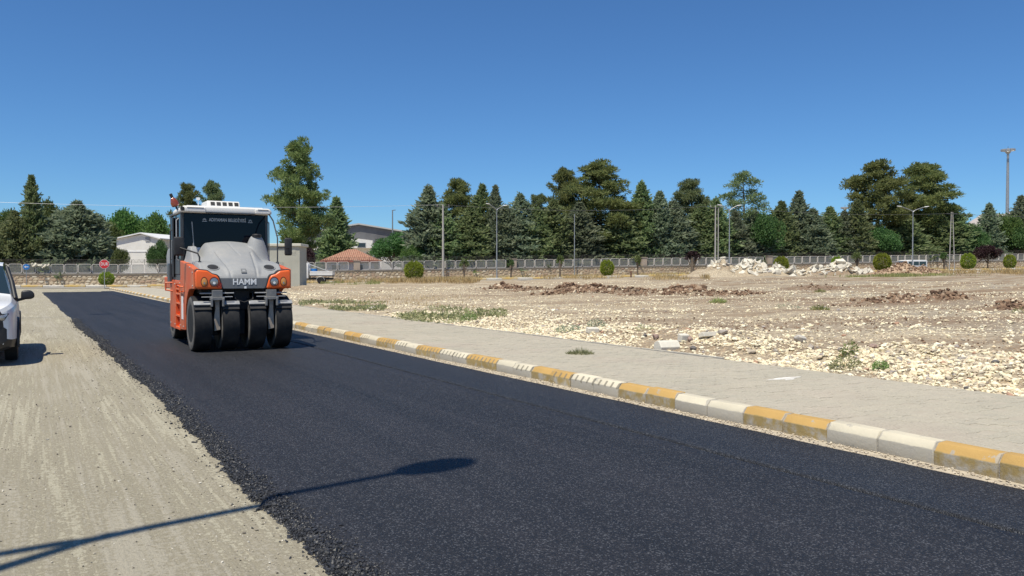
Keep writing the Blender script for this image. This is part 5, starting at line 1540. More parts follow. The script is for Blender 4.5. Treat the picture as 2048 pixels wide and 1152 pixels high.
MB().box(-CX + .05, CX - .05, CY0 - .02, CY0 + .03, CZ0 + .02, CZ0 + .12).build('scuttle', MBLK, ROL)
lt = link('lettering', text_mesh('ADIYAMAN BELEDİYESİ', .095, .0015, .001), MDULLW, ws); lt.rotation_euler = (math.pi / 2, 0, 0); lt.location = (.05, CY0 - .0065, 2.60); lt.scale = (.80, 1, 1)
for x in (-.45, .55):
    e = MB()
    for k in range(5):
        a = R(18 + 36 * k); e.prism([(x + math.cos(a) * .018 - math.sin(a) * .009, 2.585 + math.sin(a) * .018 + math.cos(a) * .009), (x + math.cos(a) * .05, 2.585 + math.sin(a) * .055), (x + math.cos(a) * .018 + math.sin(a) * .009, 2.585 + math.sin(a) * .018 - math.cos(a) * .009)], 'y', CY0 - .0085, CY0 - .0055)
    e.box(x - .05, x + .05, CY0 - .0085, CY0 - .0055, 2.560, 2.572).build('emblem', MDULLW, ws)
MB().tube([(-.66, CY0 - .02, 1.75), (-.72, CY0 - .022, 2.55)], .011, 6).tube([(-.66, CY0 - .03, 1.66), (-.70, CY0 - .02, 2.1)], .008, 6).build('wiper', MSTEELL, ROL)
MB().box(-.63, -.50, CY0 - .012, CY0 - .0055, 1.90, 2.02, Matrix.Rotation(R(0), 4, 'X')).build('permit_card', MWH, ROL)
# roof
b = MB().prism([(-.97, 2.735), (.99, 2.735), (1.0, 2.80), (.94, 2.865), (-.92, 2.865), (-.98, 2.80)], 'y', 1.22, 2.42)
MB().box(-.95, .95, 2.425, 3.08, 2.735, 2.80).build('cab_top', MCAB, ROL, bevel=.02)
roof = b.build('roof', MROOF, ROL, bevel=.03, seg=3, smooth=40)
MB().prism([(1.34, 2.86), (2.36, 2.86), (2.3, 2.89), (1.45, 2.89)], 'x', -.82, .84).build('roof_top', MROOF, roof, bevel=.01)
for (xa, xb) in ((-.90, -.46), (.62, .95)):
    MB().box(xa, xb, 1.185, 1.26, 2.745, 2.835).build('lamp_pod', MROOF, roof, bevel=.015)
    MB().box(xa + .05, xb - .04, 1.178, 1.186, 2.822, 2.832).build('lamp_gap', MBLK, roof)
MB().lathe([(1.19, .045), (1.215, .045)], 16, 'y', (-.945, 0, 2.80)).build('corner_lamp', MBLK, roof)
MB().box(-.46, .62, 1.216, 1.23, 2.726, 2.742).build('roof_trim', MBLK, roof)
ac = MB().prism([(1.55, 2.885), (2.4, 2.885), (2.32, 3.02), (1.63, 3.02)], 'x', -.36, .36).build('air_conditioner', MROOF, ROL, bevel=.02)
for k in range(5):
    x = -.24 + k * .13; M4 = Matrix.Translation((x, 1.59, 2.953)) @ Matrix.Rotation(R(-29.7), 4, 'X')
    MB().box(-.045, .045, -.008, .012, -.042, .042, M4).build('grille', MBLK, ac)
M4 = Matrix.Translation((-.98, 1.65, 2.80)) @ Matrix.Rotation(R(-24), 4, 'Y')
bk = MB().lathe([(.0, .02), (.10, .022)], 10, 'z', m=M4).build('beacon', MBLK, ROL)
MB().lathe([(.08, .06), (.10, .085), (.17, .085), (.24, .055), (.27, .03)], 18, 'z', m=M4).build('beacon_lens', simple('beacon_amber', (.24, .05, .02), .25, coat=.4), bk, smooth=45)
MB().lathe([(.268, .030), (.30, .034), (.35, .034), (.36, .02)], 12, 'z', m=M4).build('beacon_cap', MBLK, bk, smooth=45)
MB().tube([(-.55, 1.6, 2.85), (-.55, 1.6, 3.02)], .008, 6).box(-.585, -.515, 1.58, 1.62, 3.02, 3.07).build('antenna', MWH, ROL)
# mirrors
for s, mx, my, mz, w in ((-1, -1.12, .50, 2.01, .105), (1, 1.20, .62, 2.04, .085)):
    MB().prism([(mx - w, mz - .185), (mx + w, mz - .185), (mx + w, mz + .185), (mx - w, mz + .185)], 'y', my - .035, my + .03).build('mirror', MBLK, ROL, bevel=.035, seg=3, smooth=40)
    m_ = ROL.children[-1]
    MB().box(mx - w * .8, mx + w * .8, my + .029, my + .034, mz - .15, mz + .15).build('mirror_glass', MLAMP, m_)
    if s < 0:
        MB().tube([(-.76, .22, 1.58), (-.76, .22, 1.80), (-.79, .25, 1.87), (mx + .02, my - .03, mz - .03)], .016, 8).build('mirror_arm', MBLK, m_, smooth=50)
        MB().lathe([(1.56, .08), (1.60, .075), (1.66, .04), (1.72, .03)], 12, 'z', (-.76, .22, 0)).build('mirror_foot', MCAB, m_)
    else:
        MB().tube([(.86, .25, 1.58), (.87, .27, 2.2), (.90, .75, 2.58), (.94, 1.25, 2.74)], .015, 8).tube([(.868, .26, 2.0), (mx, my - .03, mz - .02)], .014, 8).build('mirror_arm', MBLK, m_, smooth=50)
        MB().lathe([(1.54, .08), (1.60, .075), (1.66, .04), (1.72, .03)], 12, 'z', (.86, .25, 0)).build('mirror_foot', MCAB, m_)
# rear hood behind the cab
MB().prism([(3.14, 1.40), (4.15, 1.40), (4.22, 1.9), (4.0, 2.05), (3.14, 2.1)], 'x', -.9, .9).build('rear_housing', MHOOD, ROL, bevel=.05, seg=3, smooth=40)
MB().box(-.95, .95, 2.80, 4.2, 1.14, 1.395).build('rear_frame', MO2, ROL, bevel=.02)

# door on the left standing ajar, hoses, bolts and panel joints
dm = Matrix.Translation((-.975, 2.22, 0)) @ Matrix.Rotation(R(-12), 4, 'Z')
dr_ = MB().box(-.05, -.01, 0, .05, 1.40, 2.68, dm).box(-.05, -.01, .72, .77, 1.40, 2.68, dm).box(-.05, -.01, .05, .72, 2.62, 2.68, dm).box(-.05, -.01, .05, .72, 1.40, 1.62, dm).build('door', MCAB, ROL, bevel=.008)
MB().box(-.035, -.025, .05, .72, 1.62, 2.62, dm).build('door_glass', MGLS, dr_)
MB().tube([dm @ Vector((-.06, .60, 1.75)), dm @ Vector((-.10, .60, 1.8)), dm @ Vector((-.10, .60, 2.2)), dm @ Vector((-.06, .60, 2.25))], .012, 6).build('door_handle', MSTEELL, dr_)
for s in (-1, 1):
    for (y, z) in ((-.30, 1.25), (-.30, 1.50), (.05, 1.60), (.9, .42), (1.38, .42), (1.38, 1.28), (.8, 1.10), (2.15, .40), (2.82, .40), (2.15, 1.26), (2.82, 1.26)):
        MB().lathe([(s * .978, .018), (s * .992, .016)], 6, 'x', (0, y, z)).build('bolt', MSTEELL, ROL)
    MB().box(min(s * .975, s * .984), max(s * .975, s * .984), .74, .748, .38, 1.62).build('panel_joint', MCHAS, ROL)
for x in (-.70, -.40, .38, .68):
    MB().tube([(x, -.36, 1.18), (x + .03, -.42, 1.12), (x + .10, -.43, 1.06), (x + .14, -.40, 1.00)], .012, 6).build('hose', MCHAS, ROL, smooth=50)
MB().tube([(-.20, -.30, 1.18), (-.16, -.40, .98), (.0, -.42, .93), (.18, -.40, .99), (.2, -.30, 1.18)], .014, 6).build('hose', MCHAS, ROL, smooth=50)
# ================================================================ WHITE CAR AT THE LEFT EDGE
MCARW = paint('car_white', (.78, .79, .80), (.66, .64, .60), .22, .25, .6)
MCARB = simple('car_black_trim', (.018, .018, .02), .45, c2=(.03, .03, .03), scale=9)
MCARG = simple('car_glass', (.02, .035, .045), .04, spec=.7)
ST = [  # y, w, sill z, mid z, belt z, shoulder (x, z), top centre z
 (-.92, .72, .30, .55, .86, (.66, .925), .945), (-.88, .79, .26, .55, .90, (.73, .96), .98), (-.80, .84, .24, .56, .93, (.77, .985), 1.005), (-.66, .875, .23, .57, .955, (.80, 1.01), 1.035),
 (-.40, .90, .22, .58, .975, (.825, 1.04), 1.08), (0, .91, .22, .60, .985, (.82, 1.06), 1.115), (.30, .915, .22, .60, 1.00, (.815, 1.085), 1.15), (.52, .915, .22, .60, 1.01, (.80, 1.12), 1.19),
 (.85, .915, .22, .60, 1.02, (.72, 1.42), 1.47), (1.10, .915, .22, .60, 1.025, (.675, 1.62), 1.66), (1.35, .915, .22, .60, 1.03, (.665, 1.70), 1.735), (2.0, .915, .22, .60, 1.04, (.665, 1.735), 1.775),
 (3.0, .91, .22, .60, 1.05, (.66, 1.72), 1.76), (3.45, .89, .24, .60, 1.05, (.63, 1.68), 1.71), (3.60, .85, .28, .60, 1.02, (.60, 1.45), 1.48), (3.66, .80, .34, .60, .95, (.62, 1.02), 1.04)]
yk = np.array([s[0] for s in ST])
yy = np.unique(np.concatenate([np.linspace(a, b, 5) for a, b in zip(yk[:-1], yk[1:])]))
def I(f): return np.interp(yy, yk, [f(s) for s in ST])
w, zs, zm, zb, sx, sz, zt = I(lambda s: s[1]), I(lambda s: s[2]), I(lambda s: s[3]), I(lambda s: s[4]), I(lambda s: s[5][0]), I(lambda s: s[5][1]), I(lambda s: s[6])
def sm(a):
    for _ in range(2): a = np.concatenate([[a[0]], (a[:-2] + 2 * a[1:-1] + a[2:]) / 4, [a[-1]]])
    return a
w, zb, sx, sz, zt, zs = map(sm, (w, zb, sx, sz, zt, zs))
half = []           # half section, bottom centre to roof centre
for i in range(len(yy)):
    pts = [(0, zs[i]), (w[i] * .80, zs[i]), (w[i] * .97, zs[i] + .06)]
    pts += [(w[i] * (1.0 if t < .6 else 1.0 - .03 * (t - .6) / .4), zs[i] + .06 + (zb[i] - zs[i] - .06) * t) for t in (.2, .4, .6, .8, 1.0)]
    pts += [(w[i] * .97 + (sx[i] - w[i] * .97) * t, zb[i] + (sz[i] - zb[i]) * t) for t in (.12, .35, .65, .9, 1.0)]
    pts += [(sx[i] * (1 - t), sz[i] + (zt[i] - sz[i]) * (1 - (1 - t) ** 2)) for t in (.12, .35, .65, 1.0)]
    half.append(pts)
nh = len(half[0]); ny = len(yy)
full = [[(x, yy[i], z) for x, z in half[i]] + [(-x, yy[i], z) for x, z in half[i][-2:0:-1]] for i in range(ny)]
nf = len(full[0])
CV = np.array(full).reshape(-1, 3)
CF = [(i * nf + k, i * nf + (k + 1) % nf, (i + 1) * nf + (k + 1) % nf, (i + 1) * nf + k) for i in range(ny - 1) for k in range(nf)]
capF = [tuple(range(nf))[::-1], tuple(range((ny - 1) * nf, ny * nf))]
WHY = (0.0, 2.72); WHR = .335
def cen(f): return CV[list(f)].mean(0)
sel = {'body': [], 'windshield': [], 'side_glass': [], 'rear_glass': [], 'lower': []}
for f in CF:
    c = cen(f); k = min(f[0] % nf, nf - f[0] % nf)
    if abs(c[0]) > .55 and any((c[1] - a) ** 2 + (c[2] - WHR) ** 2 < .40 ** 2 for a in WHY) and c[2] < .8: continue
    ks = [x % nf for x in f]; kk = max(min(q, nf - q) for q in ks)
    if kk >= nh - 4 and .56 < c[1] < 1.22: sel['windshield'].append(f)
    elif nh - 8 <= kk <= nh - 5 and c[1] > 1.12 and c[1] < 3.4: sel['side_glass'].append(f)
    elif kk >= nh - 4 and c[1] > 3.50 and c[2] > 1.1: sel['rear_glass'].append(f)
    elif c[2] < .40: sel['lower'].append(f)
    else: sel['body'].append(f)
sel['body'] += [capF[1]]; sel['lower'] += [capF[0]]
tw = uv(-1.10, 16.55, 0)
car = empty('parked_car', (tw.x, tw.y, .012), TH); tag(car, 'white high-roofed family car with black mirror cut off by the left edge', 'car')
def part(name, fs, mat, parent, off=0.0, smooth=35):
    ids = sorted({i for f in fs for i in f}); mp = {a: b for b, a in enumerate(ids)}
    mb_ = MB(); mb_.add([tuple(CV[i]) for i in ids], [tuple(mp[i] for i in f) for f in fs])
    o = mb_.build(name, mat, parent, smooth=smooth)
    if off:
        me = o.data
        nn = [v.normal.copy() for v in me.vertices]
        ctr = Vector((0, 1.3, .8))
        for v, n_ in zip(me.vertices, nn):
            s_ = 1 if n_.dot(v.co - ctr) > 0 else -1
            v.co += n_ * off * s_
    return o
body = part('body', sel['body'], MCARW, car)
part('windshield', sel['windshield'], MCARG, car); part('side_window', sel['side_glass'], MCARG, car); part('rear_window', sel['rear_glass'], MCARG, car); part('lower_trim', sel['lower'], MCARB, car)
def patch(name, fn, mat, parent, off=.008):
    fs = [f for f in CF if fn(*cen(f))]
    return part(name, fs, mat, parent, off) if fs else None
for s in (-1, 1):
    # headlight, bumper opening and black A-pillar trim follow the body surface as raised lenses
    def surf(x, z):      # front surface y at lateral x, height z (nearest station where the section reaches)
        i = int(np.argmax((w >= abs(x) + .012) & (zb + (sz - zb) * .9 >= z)))
        return yy[i]
    hl = MB(); 
    def front_patch(name, poly, mat, proud=.018, depth=.10):
        b = MB(); n = len(poly)
        fr = [(s * x, surf(x, z) - proud, z) for x, z in poly]; bk_ = [(s * x, surf(x, z) + depth, z) for x, z in poly]
        cx, cz = sum(p[0] for p in poly) / n, sum(p[1] for p in poly) / n
        b.add(fr + bk_ + [(s * cx, surf(cx, cz) - proud - .012, cz)], [(i, (i + 1) % n, n + (i + 1) % n, n + i) for i in range(n)] + [(i, 2 * n, (i + 1) % n) for i in range(n)])
        return b.build(name, mat, car, smooth=50)
    h_ = front_patch('headlight', [(.42, .70), (.55, .67), (.66, .70), (.74, .76), (.80, .86), (.70, .855), (.58, .83), (.44, .80)], MCARB)
    MB().lathe([(0, .055), (-.012, .06), (-.02, .04)], 18, 'y', (s * .60, surf(.60, .75) - .026, .755)).build('lamp', MLAMP, h_, smooth=40)
    MB().lathe([(0, .04), (-.012, .045), (-.02, .03)], 18, 'y', (s * .70, surf(.70, .79) - .026, .795)).build('lamp', MLAMP, h_, smooth=40)
    front_patch('bumper_vent', [(.56, .38), (.70, .36), (.765, .42), (.765, .60), (.72, .64), (.62, .56), (.57, .47)], MCARB)
    # mirror
    mx = s * 1.06; m_ = MB()
    m_.prism([(s * .95, 1.04), (s * 1.13, 1.05), (s * 1.175, 1.09), (s * 1.16, 1.17), (s * 1.10, 1.215), (s * .96, 1.20)], 'y', .70, .90)
    mi = m_.build('mirror', MCARB, car, bevel=.03, seg=3, smooth=50)
    MB().prism([(s * .88, 1.0), (s * 1.02, 1.04), (s * 1.02, 1.075), (s * .88, 1.06)], 'y', .74, .84).build('mirror_stalk', MCARB, mi, bevel=.01)
    # A-pillar trim strip
    MB().tube([(s * .87, .50, 1.06), (s * .815, .82, 1.36), (s * .735, 1.12, 1.63)], [.045, .042, .035], 8).build('pillar_trim', MCARB, car, smooth=50)
    for a in WHY:
        wh_ = empty('wheel', (s * .81, a, WHR)); wh_.parent = car
        MB().lathe([(-.10, .20), (-.10, .30), (-.085, .328), (0, .335), (.085, .328), (.10, .30), (.10, .20)], 32, 'x').build('tyre', MTYRE, wh_, smooth=40)
        MB().lathe([(s * .02, .03), (s * .09, .04), (s * .06, .10), (s * .075, .19), (s * .10, .205), (s * .02, .21)], 24, 'x').build('rim', MRIM, wh_, smooth=40)
        ar = []
        for k in range(13):
            t = R(-8 + 196 * k / 12); ar.append((s * .905, a + .40 * math.cos(t), WHR + .40 * math.sin(t)))
        MB().tube(ar, .032, 6).build('wheel_arch', MCARB, car, smooth=50)
    MB().box(min(s * .902, s * .925), max(s * .902, s * .925), .42, 2.3, .26, .40).build('sill_trim', MCARB, car, bevel=.01)
MB().box(-.36, .36, -.935, -.86, .50, .76).build('grille', MCARB, car, bevel=.02)
MB().box(-.26, .26, -.952, -.937, .44, .55).build('number_plate', MWH, car)
MB().box(-.70, .70, -.4, 3.4, .20, .30).build('underbody', MCARB, car)

# ================================================================ KIOSK, TRUCK, MINIBUS
MKIO = simple('kiosk_beige', (.43, .425, .36), .8, c2=(.38, .37, .31), scale=1.2)
MKIOT = simple('kiosk_cap', (.58, .56, .47), .8)
Yk = 62.0; pr = at(599, 487, Yk); pl_ = at(536, 487, Yk); g = gz(pr.x, pr.y)
kio = empty('kiosk', ((pr.x + pl_.x) / 2, Yk, g - .1), R(2)); tag(kio, 'plain beige box-shaped kiosk with a pale cap behind the roller', 'kiosk')
kw = (pr.x - pl_.x) / 2; kh = pr.z - g
MB().box(-kw, kw, 0, 2.4, -.2, kh - .12).build('wall', MKIO, kio, bevel=.01)
MB().box(-kw - .14, kw + .14, -.14, 2.54, kh - .12, kh + .1).build('cap', MKIOT, kio, bevel=.04)
dd = MB().box(-kw + .35, -kw + 1.15, -.03, -.004, .1, 2.1).build('door', simple('kiosk_door', (.36, .36, .31), .6), kio); MB().box(-kw + 1.02, -kw + 1.08, -.06, -.032, 1.0, 1.12).build('handle', MCHAS, dd)
for k in range(4): MB().box(kw - .9, kw - .3, -.02, -.004, kh - .75 + k * .1, kh - .70 + k * .1).build('vent_slat', MKIOT, kio)

MTW = paint('truck_white', (.76, .76, .75), (.60, .56, .50), .35, .35, .3)
Yt = 80.0; pt = at(640, 569, Yt)
trk = empty('pickup_truck', (pt.x, Yt, gz(pt.x, Yt)), R(6)); tag(trk, 'small white open-bed truck behind the beige kiosk', 'truck')
# x to the right is the tail; the cab is on the left; wheel centre under the bed at x=0
prof = [(-3.05, .55), (-1.12, .55), (-1.12, 1.98), (-1.25, 2.06), (-2.05, 2.08), (-2.45, 1.72), (-2.62, 1.22), (-3.02, 1.05)]
MB().prism(prof, 'y', -.02, 1.75).build('cab', MTW, trk, bevel=.05, seg=3, smooth=40)
MB().prism([(-2.02, 1.25), (-1.42, 1.25), (-1.42, 1.86), (-1.98, 1.88), (-2.28, 1.62), (-2.38, 1.28)], 'y', -.035, -.022).build('side_window', MCARG, trk)
MB().box(-1.70, -1.52, -.05, -.022, 1.02, 1.07).build('door_handle', MCARB, trk)
MB().prism([(-2.06, .62), (-1.33, .62), (-1.33, 1.20), (-2.10, 1.20)], 'y', -.031, -.0215).build('door', MTW, trk, bevel=.004)
MB().box(-3.0, 1.15, .15, 1.6, .42, .62).build('chassis', MCHAS, trk)
MB().box(-1.0, 1.22, .0, 1.75, .78, .88).build('bed_floor', MCHAS, trk)
for z0, z1 in ((.86, .98), (1.0, 1.12), (1.14, 1.26)):
    MB().box(-1.0, 1.22, -.03, .03, z0, z1).build('bed_board', MTW, trk, bevel=.01); MB().box(-1.0, 1.22, 1.72, 1.78, z0, z1).build('bed_board', MTW, trk, bevel=.01)
for z0, z1 in ((.86, 1.05), (1.07, 1.26)):
    MB().box(1.19, 1.25, .035, 1.715, z0, z1).build('tailgate', MTW, trk, bevel=.01); MB().box(-1.02, -.96, .035, 1.715, z0, z1 + .3).build('headboard', MTW, trk, bevel=.01)
for x in (0.05, -2.45):
    for y in (.10, 1.62):
        wh_ = empty('wheel', (x, y, .335)); wh_.parent = trk
        MB().lathe([(-.10, .2), (-.10, .30), (-.08, .33), (.08, .33), (.10, .30), (.10, .2)], 24, 'y').build('tyre', MTYRE, wh_, smooth=40)
        MB().lathe([(-.09, .21), (-.07, .20), (-.05, .10), (-.08, .04), (.0, .03), (.05, .2)], 20, 'y').build('rim', MSIDE, wh_, smooth=40)
    ar = [(x + .40 * math.cos(R(a)), -.01, .335 + .40 * math.sin(R(a))) for a in range(5, 180, 17)]
    MB().tube(ar, .035, 6).build('mudguard', MSTEELL, trk)
MB().tube([(-1.08, .3, 1.26), (-1.08, .3, 2.0), (-1.3, .3, 2.22)], .03, 6).build('rack_post', MTW, trk)
dr = MB().lathe([(0, .29), (.03, .30), (.28, .30), (.30, .31), (.32, .30), (.60, .30), (.63, .29), (.64, .1)], 22).build('blue_barrel', simple('barrel_blue', (.02, .14, .42), .4, c2=(.03, .19, .5), scale=5), None, smooth=45)
M_ = Matrix.Rotation(R(6), 3, 'Z') @ Vector((-.62, .55, 0)); dr.location = trk.location + M_ + Vector((0, 0, .885)); tag(dr, 'blue plastic barrel standing in the bed of the small white truck', 'barrel')
pk = MB().tube([(-1.0, 0, .02), (1.0, 0, .78)], .035, 8).build('pale_pipe', simple('pale_pipe_plastic', (.6, .6, .58), .5), None, smooth=50)
M_ = Matrix.Rotation(R(6), 3, 'Z') @ Vector((-.25, 1.25, 0)); pk.location = trk.location + M_ + Vector((0, 0, 1.2)); pk.rotation_euler = (0, 0, math.pi + R(6)); tag(pk, 'pale pipe leaning across the bed of the small white truck', 'pipe')

Yb = 113.0; pb = at(1822, 524, Yb); g = float(gmac(pb.x, pb.y)) + .02
bus = empty('minibus', (pb.x, pb.y, g), WALL_A); tag(bus, 'white minibus on the street with only its roof above the brown mound', 'minibus')
hb = pb.z + .28 - g
prof = [(-2.05, .35), (2.0, .35), (2.0, hb - .15), (1.85, hb), (-.95, hb), (-1.5, hb - .12), (-1.95, 1.15), (-2.05, 1.0)]
MB().prism(prof, 'y', -.9, .9).build('body', MTW, bus, bevel=.06, seg=3, smooth=40)
for xa, xb in ((-1.3, -.5), (-.4, .5), (.6, 1.75)): MB().box(xa, xb, -.915, -.902, hb - .75, hb - .22).build('side_window', MCARG, bus)
MB().prism([(-1.52, hb - .16), (-1.93, 1.2), (-1.97, 1.2), (-1.56, hb - .16)], 'y', -.8, .8).build('windshield', MCARG, bus)
for x in (-1.3, 1.25):
    for y in (-.8, .8):
        wh_ = empty('wheel', (x, y, .33)); wh_.parent = bus
        MB().lathe([(-.10, .2), (-.10, .31), (-.08, .33), (.08, .33), (.10, .31), (.10, .2)], 20, 'y').build('tyre', MTYRE, wh_, smooth=40)
        MB().lathe([(-.105, .19), (-.09, .1), (.09, .1), (.105, .19)], 16, 'y').build('rim', MRIM, wh_, smooth=40)

# ================================================================ WASTE GROUND: STONES, CLODS, RUBBLE, PLANTS
def field_scatter(n, ufn, vfn, smin, smax, seed, name, mat, dens=None, sink=.25, flat=.65, label=None, cat=None, pw=1.0, simple_=False):
    rg = np.random.default_rng(seed)
    u, v = ufn(rg, n), vfn(rg, n)
    x, y = world_of(v, u)
    keep = (y > 1.5) & (np.abs(x / np.maximum(y, .1)) < .68)
    q = (y - WZ - WK * x) / WL; keep &= q < -14
    if dens is not None: keep &= rg.random(n) < dens(x, y, u, v)
    x, y = x[keep], y[keep]
    s = smin + (smax - smin) * rg.random(len(x)) ** 2.2
    z = ground_z(x, y) + s * sink
    return stuff(link(name, scatter_mesh(name, np.column_stack([x, y, z]), s, mat, rg, flat, .35, simple_), None), label, cat)
# stony border beside the pavement
field_scatter(52000, lambda r, n: -3 + 27 * r.random(n) ** 1.35, lambda r, n: 9.42 + np.abs(r.normal(0, 1, n)) * 1.55, .008, .045, 101, 'border_stones', MAT_STONES,
              lambda x, y, u, v: np.clip(.30 + 1.1 * vnoise(x * .9, y * .9, 5), 0, 1) * np.where(v > 9.75, 1, .5 + .5 * (vnoise(u * .8, v * 0, 71) > .4)) * np.where((u > 9) & (u < 12) & (v < 10.6), .15, 1), label='cream rubble stones heaped along the edge of the pavement', cat='stones')
field_scatter(42000, lambda r, n: -2 + 62 * r.random(n) ** 1.5, lambda r, n: 10 + 45 * r.random(n) ** 1.6, .012, .065, 102, 'field_stones', MAT_STONES,
              lambda x, y, u, v: np.clip(.15 + 1.5 * (vnoise(x * .35, y * .6, 15) - .3), 0, 1), label='pale stones scattered over the waste ground', cat='stones')
field_scatter(120000, lambda r, n: -2 + 48 * r.random(n) ** 1.3, lambda r, n: 10.5 + 26 * r.random(n) ** 1.35, .010, .034, 106, 'fine_rubble', MAT_STONES,
              lambda x, y, u, v: np.clip(.12 + 1.7 * (vnoise(x * .22, y * .9, 25) - .30), 0, 1), label='small pale chippings mixed into the soil of the field', cat='stones', simple_=True)
# dug earth clods along the ridges
rg = np.random.default_rng(103); C = []; S = []
for (px, py, wpx, n, big) in [(1010, 576, 26, 300, .17), (1075, 580, 55, 420, .08), (1140, 581, 50, 520, .12), (1190, 581, 30, 460, .14), (1270, 584, 60, 560, .09), (1355, 583, 28, 520, .16), (1430, 587, 50, 480, .10), (1495, 588, 40, 260, .08),
                              (1785, 604, 50, 520, .10), (1890, 594, 34, 340, .09), (2030, 616, 30, 260, .10), (1960, 592, 50, 160, .06), (1640, 577, 60, 200, .07), (1690, 612, 60, 180, .05), (760, 584, 60, 200, .06), (1260, 640, 120, 260, .035), (1560, 655, 160, 420, .035), (1850, 690, 180, 420, .03), (1700, 640, 200, 350, .035)]:
    p = T(px, py); w_ = wpx / F_PX * p.y
    x = p.x + rg.normal(0, w_ * .55, n); y = p.y + rg.normal(0, max(.25, w_ * .42), n)
    s = big * (.14 + .86 * rg.random(n) ** 4)
    C.append(np.column_stack([x, y, ground_z(x, y) + s * .35])); S.append(s)
stuff(link('earth_clods', scatter_mesh('earth_clods', np.vstack(C), np.concatenate(S), MAT_CLODS, rg, .8, .5), None), 'dark brown earth clods turned up in rows across the field', 'earth clods')

# heap of broken white concrete
MCHUNK = simple('broken_concrete', (.68, .64, .54), .9, c2=(.52, .47, .38), scale=3, bmp=.5)
MCHUNKD = simple('grey_concrete', (.38, .36, .34), .9, c2=(.30, .28, .26), scale=3, bmp=.5)
MEARTH = simple('heap_earth', (.52, .41, .29), .95, c2=(.44, .33, .23), scale=1.3, bmp=.8, bscale=7)
MBROWN = simple('brown_earth', (.36, .25, .165), .95, c2=(.44, .32, .215), scale=2, bmp=.8, bscale=7)
def chunk_mesh(seed, slab_):
    r = random.Random(seed); b = bmesh.new()
    for _ in range(13): b.verts.new((r.uniform(-.5, .5), r.uniform(-.5, .5), r.uniform(-.5, .5) * (.35 if slab_ else .8)))
    bmesh.ops.convex_hull(b, input=b.verts); 
    bmesh.ops.delete(b, geom=[v for v in b.verts if not v.link_faces], context='VERTS')
    me = bpy.data.meshes.new('concrete_chunk'); b.to_mesh(me); b.free(); return me
CH = [chunk_mesh(i, i % 3 != 0) for i in range(8)]
for i, m_ in enumerate(CH): m_.materials.append(MCHUNKD if i == 7 else MCHUNK)
Yr = 88.0
def mound(name, pts, mat, parent, n=40, seed=1, rough=.5):
    """pts: (x centre, y centre, rx, ry, h) in local metres, local ground 0"""
    x0 = min(p[0] - p[2] * 1.6 for p in pts); x1 = max(p[0] + p[2] * 1.6 for p in pts); y0 = min(p[1] - p[3] * 1.6 for p in pts); y1 = max(p[1] + p[3] * 1.6 for p in pts)
    nx_ = int((x1 - x0) / .25) + 2; ny_ = int((y1 - y0) / .25) + 2
    Xm, Ym = np.meshgrid(np.linspace(x0, x1, nx_), np.linspace(y0, y1, ny_), indexing='ij')
    def hf(X_, Y_):
        h = np.zeros_like(X_)
        for (cx, cy, rx, ry, hh_) in pts:
            d = np.sqrt(((X_ - cx) / rx) ** 2 + ((Y_ - cy) / ry) ** 2); h = np.maximum(h, hh_ * np.clip(1 - d * .72, 0, 1) ** 1.1)
        return h * (1 + rough * 1.6 * fbm(X_ * 1.3, Y_ * 1.3, seed, 4)) - .12
    o = link(name, np_mesh(name, np.column_stack([Xm.ravel(), Ym.ravel(), hf(Xm, Ym).ravel()]), grid_faces(nx_, ny_), mat, False), mat, parent)
    return o, hf
pR = at(1560, 555, Yr); gR = float(ground_z(np.array([pR.x]), np.array([Yr]))[0])
heap = empty('rubble_heap', (pR.x, Yr, gR)); tag(heap, 'long heap of broken white concrete slabs and earth in the field', 'rubble heap')
def lx(px): return (at(px, 555, Yr).x - pR.x)
mo_, hfn = mound('heap_earth', [(lx(1440), .2, 3.2, 2.2, 1.65), (lx(1500), 0, 3.0, 2.2, 1.55), (lx(1560), .3, 2.6, 1.8, 1.1), (lx(1630), 0, 2.4, 1.7, 1.15), (lx(1680), 0, 3.0, 1.9, 1.45), (lx(1725), 0, 1.8, 1.5, .8), (lx(1400), -.2, 2.2, 1.4, .55)], MAT_FIELD, heap, seed=5, rough=.75)
for k in range(290):
    if k < 245:
        px = rnd.choice([rnd.gauss(1452, 16), rnd.gauss(1500, 20), rnd.gauss(1545, 24), rnd.gauss(1590, 22), rnd.gauss(1660, 24), rnd.gauss(1690, 26), rnd.gauss(1700, 22)])
    else: px = rnd.uniform(1400, 1760)
    x = lx(px); y = rnd.gauss(-.35, .75)
    if px < 1490 and rnd.random() < .55: y = abs(y) * .6
    z = float(hfn(np.array([x]), np.array([y]))[0])
    if z < .02 and k < 245: y = rnd.gauss(-.1, .3); z = float(hfn(np.array([x]), np.array([y]))[0])
    s = rnd.uniform(.32, .75) * (1.8 if rnd.random() < .16 else 1)
    o = bpy.data.objects.new('concrete_chunk', CH[rnd.choice([0, 1, 2, 3, 4, 5, 6, 0, 1, 2, 4, 5, 7])]); COL.objects.link(o); o.parent = heap
    o.location = (x, y, max(z, -.02) + s * .10); o.scale = (s * rnd.uniform(.8, 1.4), s * rnd.uniform(.8, 1.2), s); o.rotation_euler = (rnd.gauss(.25, .5), rnd.gauss(0, .5), rnd.uniform(0, 6.3))
Ym_ = 84.0; pM = at(1818, 550, Ym_); gM = float(ground_z(np.array([pM.x]), np.array([Ym_]))[0])
bm_ = empty('earth_mound', (pM.x, Ym_, gM)); tag(bm_, 'low brown earth mound right of the white rubble heap', 'mound')
hM = at(1818, 530, Ym_).z - gM
_, hfm = mound('mound_earth', [(-.6, 0, 3.2, 2.0, hM + .2), (1.4, .1, 2.6, 1.8, hM), (-2.6, .2, 1.8, 1.4, hM * .6)], MBROWN, bm_, seed=15, rough=.6)
